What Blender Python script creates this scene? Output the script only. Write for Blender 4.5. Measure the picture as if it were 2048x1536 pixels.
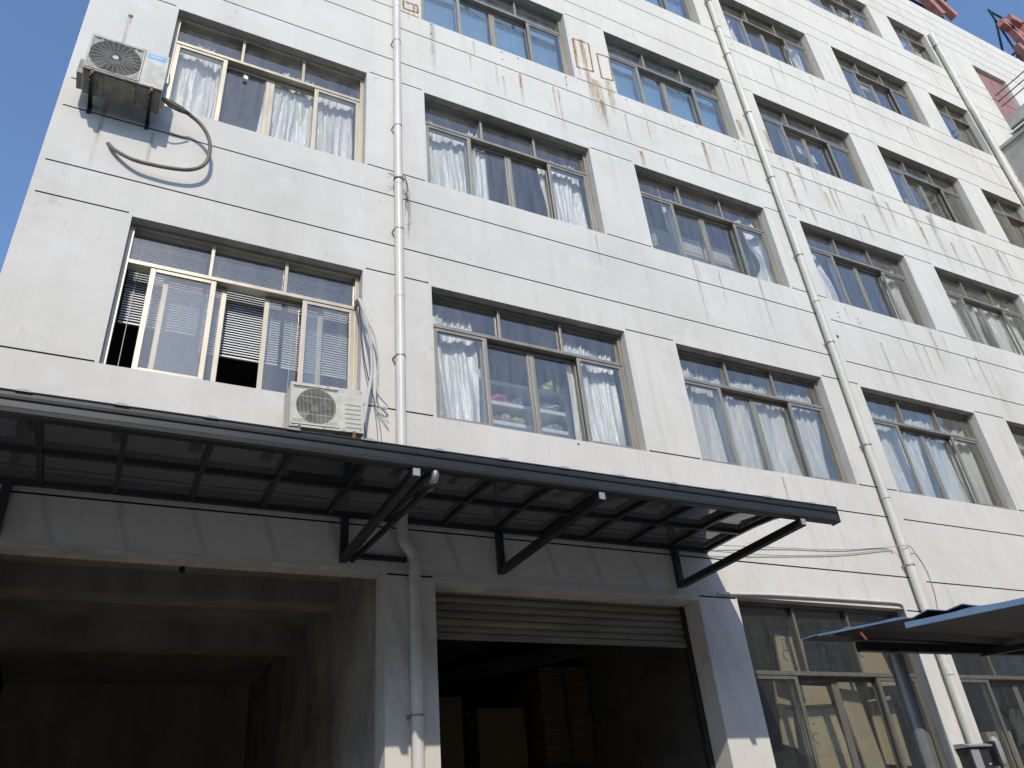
import bpy, math, random
from mathutils import Vector, Matrix

for o in list(bpy.data.objects):
    bpy.data.objects.remove(o)
scene = bpy.context.scene
COL = scene.collection

# ------------------------------------------------------------------ camera
R0 = ((0.8943856936249318, -0.43954700793469725, -0.08290150091904766),
      (0.16751158704274652, 0.5009939014650547, -0.8490847889940897),
      (0.41474582486794975, 0.7455223259636832, 0.5217109949427229))
CAM = Vector((0.3953, -6.6327, 1.6))
cd = bpy.data.cameras.new('camera')
cam = bpy.data.objects.new('camera', cd)
COL.objects.link(cam)
cd.sensor_width = 36.0
cd.lens = 1580.9966 * 36.0 / 2048.0
cd.clip_start = 0.05
cd.clip_end = 2000.0
rx, ry, rz = (Vector(r) for r in R0)
M = Matrix((rx, -ry, -rz)).transposed().to_4x4()
M.translation = CAM
cam.matrix_world = M
scene.camera = cam

# ------------------------------------------------------------------ light
SUN = Vector((-0.30, -1.0, 0.83)).normalized()      # direction towards the sun
EL = math.asin(SUN.z)
AZ = math.atan2(SUN.x, SUN.y)                        # from +Y towards +X
w = bpy.data.worlds.new('World')
scene.world = w
w.use_nodes = True
nt = w.node_tree
nt.nodes.clear()
sky = nt.nodes.new('ShaderNodeTexSky')
sky.sky_type = 'NISHITA'
sky.sun_disc = False
sky.sun_elevation = EL
sky.sun_rotation = AZ
sky.altitude = 50
sky.air_density = 1.0
sky.dust_density = 0.6
sky.ozone_density = 4.2
bg = nt.nodes.new('ShaderNodeBackground')
bg.inputs['Strength'].default_value = 0.15
wo = nt.nodes.new('ShaderNodeOutputWorld')
nt.links.new(sky.outputs[0], bg.inputs[0])
nt.links.new(bg.outputs[0], wo.inputs[0])
ld = bpy.data.lights.new('sun', 'SUN')
ld.energy = 2.2
ld.angle = math.radians(0.55)
ld.color = (1.0, 0.925, 0.80)
sun = bpy.data.objects.new('sun', ld)
COL.objects.link(sun)
sun.rotation_euler = SUN.to_track_quat('Z', 'Y').to_euler()
sun.location = SUN * 60

vs = scene.view_settings
vs.view_transform = 'Standard'
vs.look = 'None'
vs.exposure = 0.6
vs.gamma = 1.0
vs.use_curve_mapping = False
scene.render.engine = 'CYCLES'
cy = scene.cycles
cy.use_denoising = True
try:
    cy.denoiser = 'OPENIMAGEDENOISE'
except Exception:
    pass
cy.max_bounces = 10
cy.diffuse_bounces = 5
cy.glossy_bounces = 4
cy.transparent_max_bounces = 16
cy.transmission_bounces = 6
cy.caustics_reflective = False
cy.caustics_refractive = False
cy.sample_clamp_indirect = 6.0

# ------------------------------------------------------------------ materials
class NT:
    def __init__(s, name):
        s.m = bpy.data.materials.new(name)
        s.m.use_nodes = True
        s.t = s.m.node_tree
        s.t.nodes.clear()
        s.out = s.n('ShaderNodeOutputMaterial')
    def n(s, typ, **kw):
        nd = s.t.nodes.new(typ)
        for k, v in kw.items():
            if k in nd.inputs:
                nd.inputs[k].default_value = v
            else:
                setattr(nd, k, v)
        return nd
    def l(s, a, b):
        s.t.links.new(a, b)
    def coord(s, scale=(1, 1, 1), kind='Object', loc=(0, 0, 0), rot=(0, 0, 0)):
        tc = s.n('ShaderNodeTexCoord')
        mp = s.n('ShaderNodeMapping')
        mp.inputs['Scale'].default_value = scale
        mp.inputs['Location'].default_value = loc
        mp.inputs['Rotation'].default_value = rot
        s.l(tc.outputs[kind], mp.inputs[0])
        return mp.outputs[0]
    def noise(s, vec, scale, detail=4, rough=.55, dist=0.0):
        nd = s.n('ShaderNodeTexNoise')
        nd.inputs['Scale'].default_value = scale
        nd.inputs['Detail'].default_value = detail
        nd.inputs['Roughness'].default_value = rough
        nd.inputs['Distortion'].default_value = dist
        s.l(vec, nd.inputs['Vector'])
        return nd.outputs[0]
    def ramp(s, fac, stops):
        r = s.n('ShaderNodeValToRGB')
        el = r.color_ramp.elements
        while len(el) < len(stops):
            el.new(0.5)
        for e, (p, c) in zip(el, stops):
            e.position = p
            e.color = (*c, 1) if len(c) == 3 else c
        s.l(fac, r.inputs[0])
        return r.outputs[0]
    def math(s, op, a, b=None, clamp=False):
        nd = s.n('ShaderNodeMath', operation=op)
        nd.use_clamp = clamp
        for i, v in enumerate((a, b)):
            if v is None:
                continue
            if isinstance(v, (int, float)):
                nd.inputs[i].default_value = v
            else:
                s.l(v, nd.inputs[i])
        return nd.outputs[0]
    def mix(s, fac, a, b, mode='MIX'):
        nd = s.n('ShaderNodeMix', data_type='RGBA')
        nd.blend_type = mode
        for i, v in ((0, fac), (6, a), (7, b)):
            if isinstance(v, (int, float)):
                nd.inputs[i].default_value = v
            elif isinstance(v, tuple):
                nd.inputs[i].default_value = (*v, 1)
            else:
                s.l(v, nd.inputs[i])
        return nd.outputs[2]
    def bump(s, h, strength, dist=.01):
        b = s.n('ShaderNodeBump')
        b.inputs['Strength'].default_value = strength
        b.inputs['Distance'].default_value = dist
        s.l(h, b.inputs['Height'])
        return b.outputs[0]
    def principled(s, color, rough=.6, metal=0.0, spec=.5, normal=None, **kw):
        p = s.n('ShaderNodeBsdfPrincipled')
        for k, v in (('Base Color', color), ('Roughness', rough), ('Metallic', metal), ('Specular IOR Level', spec)):
            if isinstance(v, tuple):
                p.inputs[k].default_value = (*v, 1)
            elif isinstance(v, (int, float)):
                p.inputs[k].default_value = v
            else:
                s.l(v, p.inputs[k])
        if normal is not None:
            s.l(normal, p.inputs['Normal'])
        for k, v in kw.items():
            p.inputs[k].default_value = v
        s.l(p.outputs[0], s.out.inputs[0])
        return p

def simple(name, c, rough=.6, metal=0.0, spec=.5, var=.12, scale=6.0, bump=0.0, stretch=(1, 1, 1), kind='Object'):
    t = NT(name)
    v = t.coord(stretch, kind)
    n = t.noise(v, scale, 5, .6)
    lo = tuple(x * (1 - var) for x in c)
    hi = tuple(min(1, x * (1 + var * .6)) for x in c)
    col = t.ramp(n, [(.3, lo), (.7, hi)])
    nb = t.bump(t.noise(v, scale * 7, 3), bump, .004) if bump else None
    r = t.math('ADD', t.math('MULTIPLY', n, .25), rough - .12)
    t.principled(col, r, metal, spec, nb)
    return t.m

MAT = {}

def wall_material():
    t = NT('painted_plaster')
    v = t.coord()
    big = t.noise(v, .55, 5, .6)
    col = t.ramp(big, [(.30, (.575, .555, .512)), (.50, (.627, .607, .562)), (.72, (.658, .638, .592))])
    # fine blotches
    bl = t.noise(v, 5.0, 6, .65)
    col = t.mix(t.math('MULTIPLY', t.ramp(bl, [(.50, (0, 0, 0)), (.80, (1, 1, 1))]), .22), col, (.56, .555, .53))
    # broad grey weathering and repaired patches
    gw = t.noise(t.coord((1.0, 1.0, .55), loc=(5, 0, 2)), 1.15, 6, .62, .4)
    col = t.mix(t.math('MULTIPLY', t.ramp(gw, [(.48, (0, 0, 0)), (.72, (1, 1, 1))]), .30), col, (.48, .462, .417))
    pa = t.noise(t.coord((.8, .8, 1.4), loc=(9, 3, 1)), 1.7, 3, .5)
    col = t.mix(t.math('MULTIPLY', t.ramp(pa, [(.60, (0, 0, 0)), (.625, (1, 1, 1))]), .28), col, (.68, .672, .65))
    # soft rain wash
    rw = t.noise(t.coord((3.2, 3.2, .16), loc=(2, 0, 4)), 1.5, 5, .6, .15)
    col = t.mix(t.math('MULTIPLY', t.ramp(rw, [(.46, (0, 0, 0)), (.75, (1, 1, 1))]), .16), col, (.45, .43, .38))
    # vertical dirt runs, stronger on the right and upper part of the front
    vs_ = t.coord((5.5, 5.5, .28))
    st = t.noise(vs_, 1.6, 5, .6, .25)
    stm = t.ramp(st, [(.55, (0, 0, 0)), (.74, (1, 1, 1))])
    sx = t.n('ShaderNodeSeparateXYZ')
    t.l(v, sx.inputs[0])
    zone = t.n('ShaderNodeMapRange')
    zone.inputs[1].default_value = 3.0
    zone.inputs[2].default_value = 13.0
    zone.inputs[3].default_value = .16
    zone.inputs[4].default_value = .62
    t.l(sx.outputs[0], zone.inputs[0])
    col = t.mix(t.math('MULTIPLY', stm, zone.outputs[0]), col, (.40, .385, .345))
    # faint ochre runs
    st2 = t.noise(t.coord((7, 7, .2), loc=(3, 1, 7)), 1.3, 4, .55, .2)
    stm2 = t.ramp(st2, [(.63, (0, 0, 0)), (.75, (1, 1, 1))])
    col = t.mix(t.math('MULTIPLY', stm2, t.math('MULTIPLY', zone.outputs[0], .55)), col, (.42, .36, .25))
    # hair cracks
    vo = t.n('ShaderNodeTexVoronoi', feature='DISTANCE_TO_EDGE')
    vo.inputs['Scale'].default_value = .9
    wob = t.n('ShaderNodeVectorMath', operation='ADD')
    nz = t.n('ShaderNodeTexNoise')
    nz.inputs['Scale'].default_value = 2.2
    nz.inputs['Detail'].default_value = 5
    t.l(v, nz.inputs['Vector'])
    sc_ = t.n('ShaderNodeVectorMath', operation='SCALE')
    sc_.inputs['Scale'].default_value = .9
    t.l(nz.outputs[1], sc_.inputs[0])
    t.l(v, wob.inputs[0])
    t.l(sc_.outputs[0], wob.inputs[1])
    t.l(wob.outputs[0], vo.inputs['Vector'])
    ck = t.ramp(vo.outputs[0], [(0.0, (1, 1, 1)), (.006, (0, 0, 0))])
    ckm = t.ramp(t.noise(v, .8, 2), [(.52, (0, 0, 0)), (.6, (1, 1, 1))])
    col = t.mix(t.math('MULTIPLY', t.math('MULTIPLY', ck, ckm), .42), col, (.30, .28, .25))
    h = t.math('ADD', t.noise(v, 3.0, 3), t.math('MULTIPLY', t.noise(v, 60, 3), .12))
    t.principled(col, .85, 0, .08, t.bump(h, .22, .02))
    return t.m
MAT['wall'] = wall_material()
MAT['groove'] = simple('groove_sealant', (.022, .019, .017), .8, var=.4)
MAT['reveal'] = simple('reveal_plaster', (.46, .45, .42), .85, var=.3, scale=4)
MAT['concrete'] = simple('concrete', (.36, .35, .335), .85, var=.25, scale=2.5, bump=.3)
MAT['yard'] = simple('yard_concrete', (.30, .268, .23), .85, var=.2, scale=1.2, bump=.3)
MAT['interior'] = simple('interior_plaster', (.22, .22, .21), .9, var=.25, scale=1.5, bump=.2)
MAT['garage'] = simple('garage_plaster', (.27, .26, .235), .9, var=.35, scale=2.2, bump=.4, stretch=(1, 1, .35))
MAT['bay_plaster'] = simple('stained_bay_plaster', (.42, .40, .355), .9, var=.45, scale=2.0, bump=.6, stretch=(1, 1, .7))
MAT['dark_plaster'] = simple('near_black_plaster', (.07, .066, .06), .9, var=.4, scale=2, bump=.3)  # darker plaster tone, used on one bay partition only
MAT['alu'] = simple('champagne_aluminium', (.30, .275, .225), .42, .35, .5, var=.22, scale=5, stretch=(1, 1, .3))  # darkened base; shadow-side tone of the upper frames put in the colour
MAT['alu_dark'] = simple('weathered_aluminium', (.17, .155, .13), .45, .35, .5, var=.25, scale=5, stretch=(1, 1, .3))
MAT['alu_sunlit'] = simple('sunlit_champagne_aluminium', (.50, .44, .34), .36, .35, .5, var=.12, scale=5, stretch=(1, 1, .3))  # lighter copy; sunlit look of the left frames put in the colour
MAT['steel_dark'] = simple('dark_painted_steel', (.022, .024, .026), .45, .0, .5, var=.3)
MAT['gutter'] = simple('slate_gutter', (.028, .031, .034), .38, .1, .5, var=.2, scale=4, stretch=(.3, 1, 1))
MAT['gutter_clip'] = simple('pale_gutter_clip', (.30, .305, .31), .5, .0, .5)
MAT['pvc'] = simple('white_pvc', (.62, .605, .57), .42, 0, .5, var=.14, scale=3, stretch=(3, 3, .4))
MAT['pvc_old'] = simple('aged_white_pvc', (.60, .585, .52), .5, 0, .5, var=.22, scale=3, stretch=(3, 3, .4))
MAT['clamp'] = simple('galvanised_clamp', (.30, .29, .27), .5, .5, .5, var=.3)
MAT['ac_white'] = simple('ac_enamel', (.50, .495, .45), .5, 0, .4, var=.3, scale=9)
MAT['ac_cream'] = simple('aged_ac_enamel', (.53, .52, .45), .42, 0, .5, var=.2, scale=7)
MAT['ac_grime'] = simple('dirty_ac_grille', (.33, .315, .275), .6, 0, .4, var=.5, scale=16)
MAT['ac_under'] = simple('grimy_ac_base', (.27, .27, .23), .7, 0, .4, var=.4, scale=9)
MAT['ac_dark'] = simple('ac_recess', (.015, .015, .016), .6, 0, .4)
MAT['fan'] = simple('fan_plastic', (.09, .09, .092), .5, 0, .4)
MAT['wire_grey'] = simple('grille_wire', (.27, .265, .25), .5, .2, .5)
MAT['sticker_blue'] = simple('blue_sticker', (.03, .32, .75), .4)
MAT['sticker_white'] = simple('white_sticker', (.75, .76, .76), .5)
MAT['rust'] = simple('rust', (.30, .135, .05), .85, .1, .3, var=.5, scale=20)
MAT['hose_tape'] = simple('wrapping_tape', (.19, .155, .115), .65, 0, .4, var=.35, scale=14)
MAT['hose_white'] = simple('white_wrap', (.50, .485, .455), .6, 0, .4, var=.15, scale=14)
MAT['cable_black'] = simple('black_cable', (.02, .02, .021), .5)
MAT['cable_grey'] = simple('grey_cable', (.35, .34, .33), .6)
MAT['wood_door'] = simple('red_brown_door', (.30, .165, .15), .6, 0, .4, var=.25, scale=3)
MAT['sign_red'] = simple('faded_red_paint', (.42, .18, .145), .55, 0, .4, var=.3, scale=3)
MAT['tin_under'] = simple('near_black_sheet_metal', (.024, .023, .022), .6, .2, .4, var=.4, scale=3)  # near-black on sheet undersides, purlins, beams and the box core
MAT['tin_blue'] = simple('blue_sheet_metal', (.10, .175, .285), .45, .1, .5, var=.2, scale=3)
MAT['tube_grey'] = simple('grey_steel_tube', (.23, .23, .225), .42, .5, .5, var=.2)
MAT['red_paint'] = simple('red_painted_steel', (.26, .06, .05), .5)
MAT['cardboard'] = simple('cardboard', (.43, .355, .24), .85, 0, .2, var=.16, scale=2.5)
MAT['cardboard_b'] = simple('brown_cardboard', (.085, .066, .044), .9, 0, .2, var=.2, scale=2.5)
MAT['ink'] = simple('dark_ink', (.05, .045, .04), .8)
MAT['shelf'] = simple('pale_shelf_metal', (.84, .86, .88), .4, .1, .5, var=.06)
MAT['cabinet'] = simple('cream_cabinet', (.66, .63, .55), .6)
MAT['slat'] = simple('white_blind_slat', (.74, .75, .76), .4, 0, .5, var=.04)
MAT['shutter'] = simple('grimy_shutter', (.215, .20, .16), .6, .2, .4, var=.5, scale=2, stretch=(.4, 1, 3))
MAT['paper'] = simple('white_paper', (.78, .78, .76), .7, var=.05)
MAT['hole_dark'] = simple('hole_disc_dark', (.05, .05, .05), .6)
MAT['device_grey'] = simple('grey_plastic', (.30, .29, .30), .5, var=.15)

def glass(name, tint, f0, rough=.015, dust=1.0):
    t = NT(name)
    lw = t.n('ShaderNodeLayerWeight')
    lw.inputs['Blend'].default_value = .5
    fr = t.math('ADD', t.math('MULTIPLY', t.math('POWER', lw.outputs['Facing'], 4.0), 1 - f0), f0, True)
    v = t.coord((1, 1, 1))
    # grime film: streaky dust, its grey also standing in for haze and sky reflection
    gr = t.noise(t.coord((6, 6, .7)), 2.0, 5, .65)
    grm = t.ramp(gr, [(.36, (.045 * dust,) * 3), (.80, (.165 * dust,) * 3)])
    wv = t.bump(t.noise(v, 1.4, 2), .09, .05)
    tr = t.n('ShaderNodeBsdfTransparent')
    tr.inputs[0].default_value = (*tint, 1)
    gl = t.n('ShaderNodeBsdfGlossy')
    gl.inputs[0].default_value = (1, .965, .91, 1)
    gl.inputs['Roughness'].default_value = rough
    t.l(wv, gl.inputs['Normal'])
    df = t.n('ShaderNodeBsdfDiffuse')
    df.inputs[0].default_value = (.42, .405, .37, 1)
    m1 = t.n('ShaderNodeMixShader')
    t.l(grm, m1.inputs[0]); t.l(tr.outputs[0], m1.inputs[1]); t.l(df.outputs[0], m1.inputs[2])
    m2 = t.n('ShaderNodeMixShader')
    t.l(fr, m2.inputs[0]); t.l(m1.outputs[0], m2.inputs[1]); t.l(gl.outputs[0], m2.inputs[2])
    t.l(m2.outputs[0], t.out.inputs[0])
    return t.m
MAT['glass'] = glass('window_glass', (.95, .958, .948), .086)
MAT['glass_clear'] = glass('ground_floor_glass', (.88, .89, .87), .07, dust=.35)
MAT['glass_green'] = glass('green_glass', (.25, .55, .5), .06)

def curtain_material(name, base, rough=.38):
    t = NT(name)
    v = t.coord((1, 1, 1))
    n = t.noise(v, 14, 4)
    col = t.ramp(n, [(.3, tuple(x * .9 for x in base)), (.7, base)])
    h = t.math('ADD', t.noise(t.coord((20, 20, 2.2)), 2.0, 3), t.math('MULTIPLY', t.noise(v, 9, 4), .5))
    t.principled(col, rough, .08, .6, t.bump(h, .6, .03), **{'Sheen Weight': .15})
    return t.m
MAT['curtain'] = curtain_material('silver_curtain', (.88, .875, .855))
MAT['curtain_grey'] = curtain_material('dull_grey_curtain', (.70, .69, .655), .5)
MAT['shade_blue'] = simple('blue_roller_shade', (.16, .36, .62), .6, 0, .3, var=.1, scale=1.5)

def bag_material(name, c):
    t = NT(name)
    t.principled(c, .25, 0, .7, t.bump(t.noise(t.coord(), 25, 4), .8, .02))
    return t.m
MAT['bag_clear'] = bag_material('clear_plastic_bag', (.42, .44, .45))
MAT['bag_pink'] = bag_material('pink_bag', (.55, .20, .26))
MAT['bag_green'] = bag_material('yellow_green_bag', (.42, .45, .14))

def sheet_material():
    # dark tinted polycarbonate: lets a little sun through, mirrors at a slant
    t = NT('tinted_polycarbonate')
    lw = t.n('ShaderNodeLayerWeight')
    lw.inputs['Blend'].default_value = .5
    fr = t.math('ADD', t.math('MULTIPLY', t.math('POWER', lw.outputs['Facing'], 3.4), .72), .05, True)
    v = t.coord((1, 1, 1))
    wv = t.bump(t.noise(v, 2.3, 2), .10, .05)
    tr = t.n('ShaderNodeBsdfTransparent')
    tr.inputs[0].default_value = (.14, .14, .145, 1)
    gl = t.n('ShaderNodeBsdfGlossy')
    gl.inputs[0].default_value = (.9, .9, .9, 1)
    gl.inputs['Roughness'].default_value = .03
    t.l(wv, gl.inputs['Normal'])
    df = t.n('ShaderNodeBsdfDiffuse')
    df.inputs[0].default_value = (.018, .0185, .021, 1)
    ad = t.n('ShaderNodeAddShader')
    t.l(tr.outputs[0], ad.inputs[0]); t.l(df.outputs[0], ad.inputs[1])
    m2 = t.n('ShaderNodeMixShader')
    t.l(fr, m2.inputs[0]); t.l(ad.outputs[0], m2.inputs[1]); t.l(gl.outputs[0], m2.inputs[2])
    t.l(m2.outputs[0], t.out.inputs[0])
    return t.m
MAT['sheet'] = sheet_material()

def stain_material(name, c, strength):
    t = NT(name)
    uv = t.coord((1, 1, 1), 'UV')
    sp = t.n('ShaderNodeSeparateXYZ')
    t.l(uv, sp.inputs[0])
    side = t.math('SUBTRACT', 1.0, t.math('POWER', t.math('ABSOLUTE', t.math('SUBTRACT', t.math('MULTIPLY', sp.outputs[0], 2), 1)), 1.5))
    tail = t.math('POWER', sp.outputs[1], .7)
    n = t.noise(t.coord((22, 22, 3.0)), 1.6, 5, .65)
    nm = t.ramp(n, [(.34, (0, 0, 0)), (.62, (1, 1, 1))])
    a = t.math('MULTIPLY', t.math('MULTIPLY', side, tail), t.math('MULTIPLY', nm, strength), True)
    tr = t.n('ShaderNodeBsdfTransparent')
    df = t.n('ShaderNodeBsdfDiffuse')
    df.inputs[0].default_value = (*c, 1)
    m = t.n('ShaderNodeMixShader')
    t.l(a, m.inputs[0]); t.l(tr.outputs[0], m.inputs[1]); t.l(df.outputs[0], m.inputs[2])
    t.l(m.outputs[0], t.out.inputs[0])
    return t.m
MAT['stain_rust'] = stain_material('rust_run', (.40, .21, .07), 1.0)
MAT['stain_ochre'] = stain_material('ochre_run', (.47, .36, .19), .85)
def patch_material():
    t = NT('rust_patch')
    n = t.noise(t.coord((9, 9, 9)), 2.2, 6, .7)
    a = t.math('MULTIPLY', t.ramp(n, [(.38, (0, 0, 0)), (.58, (1, 1, 1))]), .9)
    c = t.ramp(t.noise(t.coord(), 14, 3), [(.35, (.28, .12, .04)), (.65, (.50, .30, .12))])
    tr = t.n('ShaderNodeBsdfTransparent'); df = t.n('ShaderNodeBsdfDiffuse'); t.l(c, df.inputs[0])
    m = t.n('ShaderNodeMixShader')
    t.l(a, m.inputs[0]); t.l(tr.outputs[0], m.inputs[1]); t.l(df.outputs[0], m.inputs[2]); t.l(m.outputs[0], t.out.inputs[0])
    return t.m
MAT['rust_patch'] = patch_material()
MAT['stain_dark'] = stain_material('grime_run', (.27, .25, .225), .6)

# ------------------------------------------------------------------ mesh helper
class MB:
    def __init__(s):
        s.v = []; s.f = []; s.mi = []; s.sm = []; s.uv = None
    def add(s, vs, fs, m=0, smooth=False):
        b = len(s.v)
        s.v += [tuple(p) for p in vs]
        for f in fs:
            s.f.append(tuple(b + i for i in f)); s.mi.append(m); s.sm.append(smooth)
    def box(s, x0, x1, y0, y1, z0, z1, m=0):
        vs = [(x, y, z) for z in (z0, z1) for y in (y0, y1) for x in (x0, x1)]
        s.add(vs, [(0, 2, 3, 1), (4, 5, 7, 6), (0, 1, 5, 4), (2, 6, 7, 3), (0, 4, 6, 2), (1, 3, 7, 5)], m)
        return s
    def bar(s, p, q, a, b, up=(0, 0, 1), m=0):
        p, q = Vector(p), Vector(q)
        d = (q - p).normalized()
        u = Vector(up)
        sx = d.cross(u)
        if sx.length < 1e-5:
            sx = d.cross(Vector((1, 0, 0)))
        sx.normalize()
        u = sx.cross(d).normalized()
        vs = []
        for c in (p, q):
            for i, j in ((-1, -1), (1, -1), (1, 1), (-1, 1)):
                vs.append(c + sx * (i * a / 2) + u * (j * b / 2))
        s.add(vs, [(3, 2, 1, 0), (4, 5, 6, 7), (0, 1, 5, 4), (1, 2, 6, 5), (2, 3, 7, 6), (3, 0, 4, 7)], m)
        return s
    def tube(s, path, r, n=10, caps=True, m=0, radii=None):
        P = [Vector(p) for p in path]
        t0 = (P[1] - P[0]).normalized()
        nrm = t0.orthogonal().normalized()
        vs = []; k = len(P)
        for i, p in enumerate(P):
            if i == 0: t = (P[1] - P[0])
            elif i == k - 1: t = (P[-1] - P[-2])
            else: t = (P[i + 1] - P[i]).normalized() + (P[i] - P[i - 1]).normalized()
            t.normalize()
            nrm = (nrm - t * nrm.dot(t)).normalized()
            bn = t.cross(nrm)
            rr = radii[i] if radii else r
            for j in range(n):
                a = 2 * math.pi * j / n
                vs.append(p + (nrm * math.cos(a) + bn * math.sin(a)) * rr)
        fs = [(i * n + j, i * n + (j + 1) % n, (i + 1) * n + (j + 1) % n, (i + 1) * n + j) for i in range(k - 1) for j in range(n)]
        s.add(vs, fs, m, True)
        if caps:
            s.add(vs[:n], [tuple(range(n - 1, -1, -1))], m)
            s.add(vs[-n:], [tuple(range(n))], m)
        return s
    def prism(s, pts, y0, y1, m=0):
        # polygon in xz, extruded in y
        n = len(pts)
        vs = [(x, y0, z) for x, z in pts] + [(x, y1, z) for x, z in pts]
        fs = [tuple(range(n)), tuple(range(2 * n - 1, n - 1, -1))] + [(i, i + n, (i + 1) % n + n, (i + 1) % n) for i in range(n)]
        s.add(vs, fs, m)
        return s
    def sweepx(s, prof, x0, x1, m=0, closed=True):
        # profile in (y,z), extruded along x
        n = len(prof)
        vs = [(x0, y, z) for y, z in prof] + [(x1, y, z) for y, z in prof]
        fs = [(i, (i + 1) % n, (i + 1) % n + n, i + n) for i in range(n if closed else n - 1)]
        if closed:
            fs += [tuple(range(n - 1, -1, -1)), tuple(range(n, 2 * n))]
        s.add(vs, fs, m)
        return s
    def mesh(s, name, mats):
        me = bpy.data.meshes.new(name)
        me.from_pydata(s.v, [], s.f)
        for mt in (mats if isinstance(mats, (list, tuple)) else [mats]):
            me.materials.append(MAT[mt])
        me.polygons.foreach_set('material_index', s.mi)
        me.polygons.foreach_set('use_smooth', s.sm)
        if s.uv:
            ul = me.uv_layers.new(name='UVMap')
            for lp in me.loops:
                ul.data[lp.index].uv = s.uv[lp.vertex_index]
        me.update()
        return me
    def build(s, name, mats, parent=None, bevel=0, loc=None):
        o = bpy.data.objects.new(name, s.mesh(name, mats))
        COL.objects.link(o)
        if parent: o.parent = parent
        if loc: o.location = loc
        if bevel:
            b = o.modifiers.new('bevel', 'BEVEL')
            b.width = bevel; b.segments = 2; b.limit_method = 'ANGLE'; b.angle_limit = math.radians(40)
        return o

def tag(o, label=None, cat=None, group=None, kind=None):
    if label: o['label'] = label
    if cat: o['category'] = cat
    if group: o['group'] = group
    if kind: o['kind'] = kind
    return o

def empty(name, loc=(0, 0, 0), parent=None):
    o = bpy.data.objects.new(name, None)
    o.empty_display_size = .2
    COL.objects.link(o)
    o.location = loc
    if parent: o.parent = parent
    return o

def smooth_path(pts, sub=6):
    P = [Vector(p) for p in pts]
    P = [P[0] * 2 - P[1]] + P + [P[-1] * 2 - P[-2]]
    out = []
    for i in range(1, len(P) - 2):
        for k in range(sub):
            t = k / sub
            a, b, c, d = P[i - 1], P[i], P[i + 1], P[i + 2]
            out.append(.5 * ((2 * b) + (c - a) * t + (2 * a - 5 * b + 4 * c - d) * t * t + (3 * b - a - 3 * c + d) * t ** 3))
    out.append(P[-2])
    return out

# ------------------------------------------------------------------ ground
g = MB()
g.add([(-150, -150, 0), (150, -150, 0), (150, 150, 0), (-150, 150, 0)], [(0, 1, 2, 3)])
tag(g.build('ground', 'yard'), 'pale concrete yard in front of the building', 'ground', kind='structure')

# ------------------------------------------------------------------ added unseen building behind the viewer: shades the yard, shows in the glass
opp = empty('unseen_shade_building', (8, -26, 0))
MB().box(-45, 50, -6, 6, 0, 11.5).build('wall', 'concrete', opp)
MB().box(-45.3, 50.3, -6.3, 6.3, 11.501, 11.8).build('roof_slab', 'concrete', opp)
for zf in (1.2, 4.6, 8.0):
    for i in range(12):
        x = -40 + i * 7.4
        wn = empty('window', (x, 6.0, zf), opp)
        MB().box(0, 4.2, .002, .05, 0, 1.9).build('frame', 'steel_dark', wn)
        for k in range(4):
            MB().box(.06 + k * 1.03, 1.0 + k * 1.03, .052, .06, .06, 1.84).build('pane', 'glass', wn)
tag(opp, 'plain grey concrete building added unseen behind the viewer to shade the yard', 'building')

# ------------------------------------------------------------------ factory building
XL, XR = -0.9, 30.0
COLS = [(0.0, 2.34), (3.153, 5.807), (6.631, 9.277), (10.095, 12.739), (13.564, 16.196), (16.983, 18.513)]
ROWS = {2: (5.650, 7.386), 3: (9.060, 10.786), 4: (12.444, 14.155), 5: (15.839, 17.549), 6: (19.278, 20.777)}
TOP = 22.60
TH = 0.26
GH = 0.017
fac = empty('factory_building', (0, 0, 0))
tag(fac, 'six-storey white plastered factory building with dark horizontal grooves and rows of wide windows', 'building')

def wall_piece(name, x0, x1, z0, z1, grooves, depth=TH, y0=0.0):
    """a slab of wall whose face carries recessed dark grooves (gx0, gx1, gz0)"""
    m = MB()
    xs = sorted(set([x0, x1] + [v for a, b, _ in grooves for v in (max(a, x0), min(b, x1))]))
    zs = sorted(set([z0, z1] + [v for _, _, c in grooves for v in (c, c + GH)]))
    def isg(x, z):
        return any(a <= x <= b and c <= z <= c + GH for a, b, c in grooves)
    D = .012
    cell = {}
    for i in range(len(xs) - 1):
        for k in range(len(zs) - 1):
            cell[i, k] = isg((xs[i] + xs[i + 1]) / 2, (zs[k] + zs[k + 1]) / 2)
    for (i, k), gflag in cell.items():
        a, b, c, d = xs[i], xs[i + 1], zs[k], zs[k + 1]
        y = y0 + (D if gflag else 0)
        m.add([(a, y, c), (b, y, c), (b, y, d), (a, y, d)], [(0, 1, 2, 3)], 1 if gflag else 0)
        if gflag:
            for (di, dk, p, q) in ((-1, 0, (a, c), (a, d)), (1, 0, (b, c), (b, d)), (0, -1, (a, c), (b, c)), (0, 1, (a, d), (b, d))):
                nb = cell.get((i + di, k + dk))
                if nb is False:
                    m.add([(p[0], y0, p[1]), (q[0], y0, q[1]), (q[0], y, q[1]), (p[0], y, p[1])], [(0, 1, 2, 3)], 1)
    yb = y0 + depth
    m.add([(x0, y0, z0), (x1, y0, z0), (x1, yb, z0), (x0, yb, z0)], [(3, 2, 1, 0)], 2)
    m.add([(x0, y0, z1), (x1, y0, z1), (x1, yb, z1), (x0, yb, z1)], [(0, 1, 2, 3)], 0)
    m.add([(x0, y0, z0), (x0, yb, z0), (x0, yb, z1), (x0, y0, z1)], [(0, 1, 2, 3)], 0)
    m.add([(x1, y0, z0), (x1, yb, z0), (x1, yb, z1), (x1, y0, z1)], [(3, 2, 1, 0)], 0)
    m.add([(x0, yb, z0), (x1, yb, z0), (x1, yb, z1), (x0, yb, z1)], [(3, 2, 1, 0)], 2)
    return m.build(name, ['wall', 'groove', 'reveal'], fac)

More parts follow.
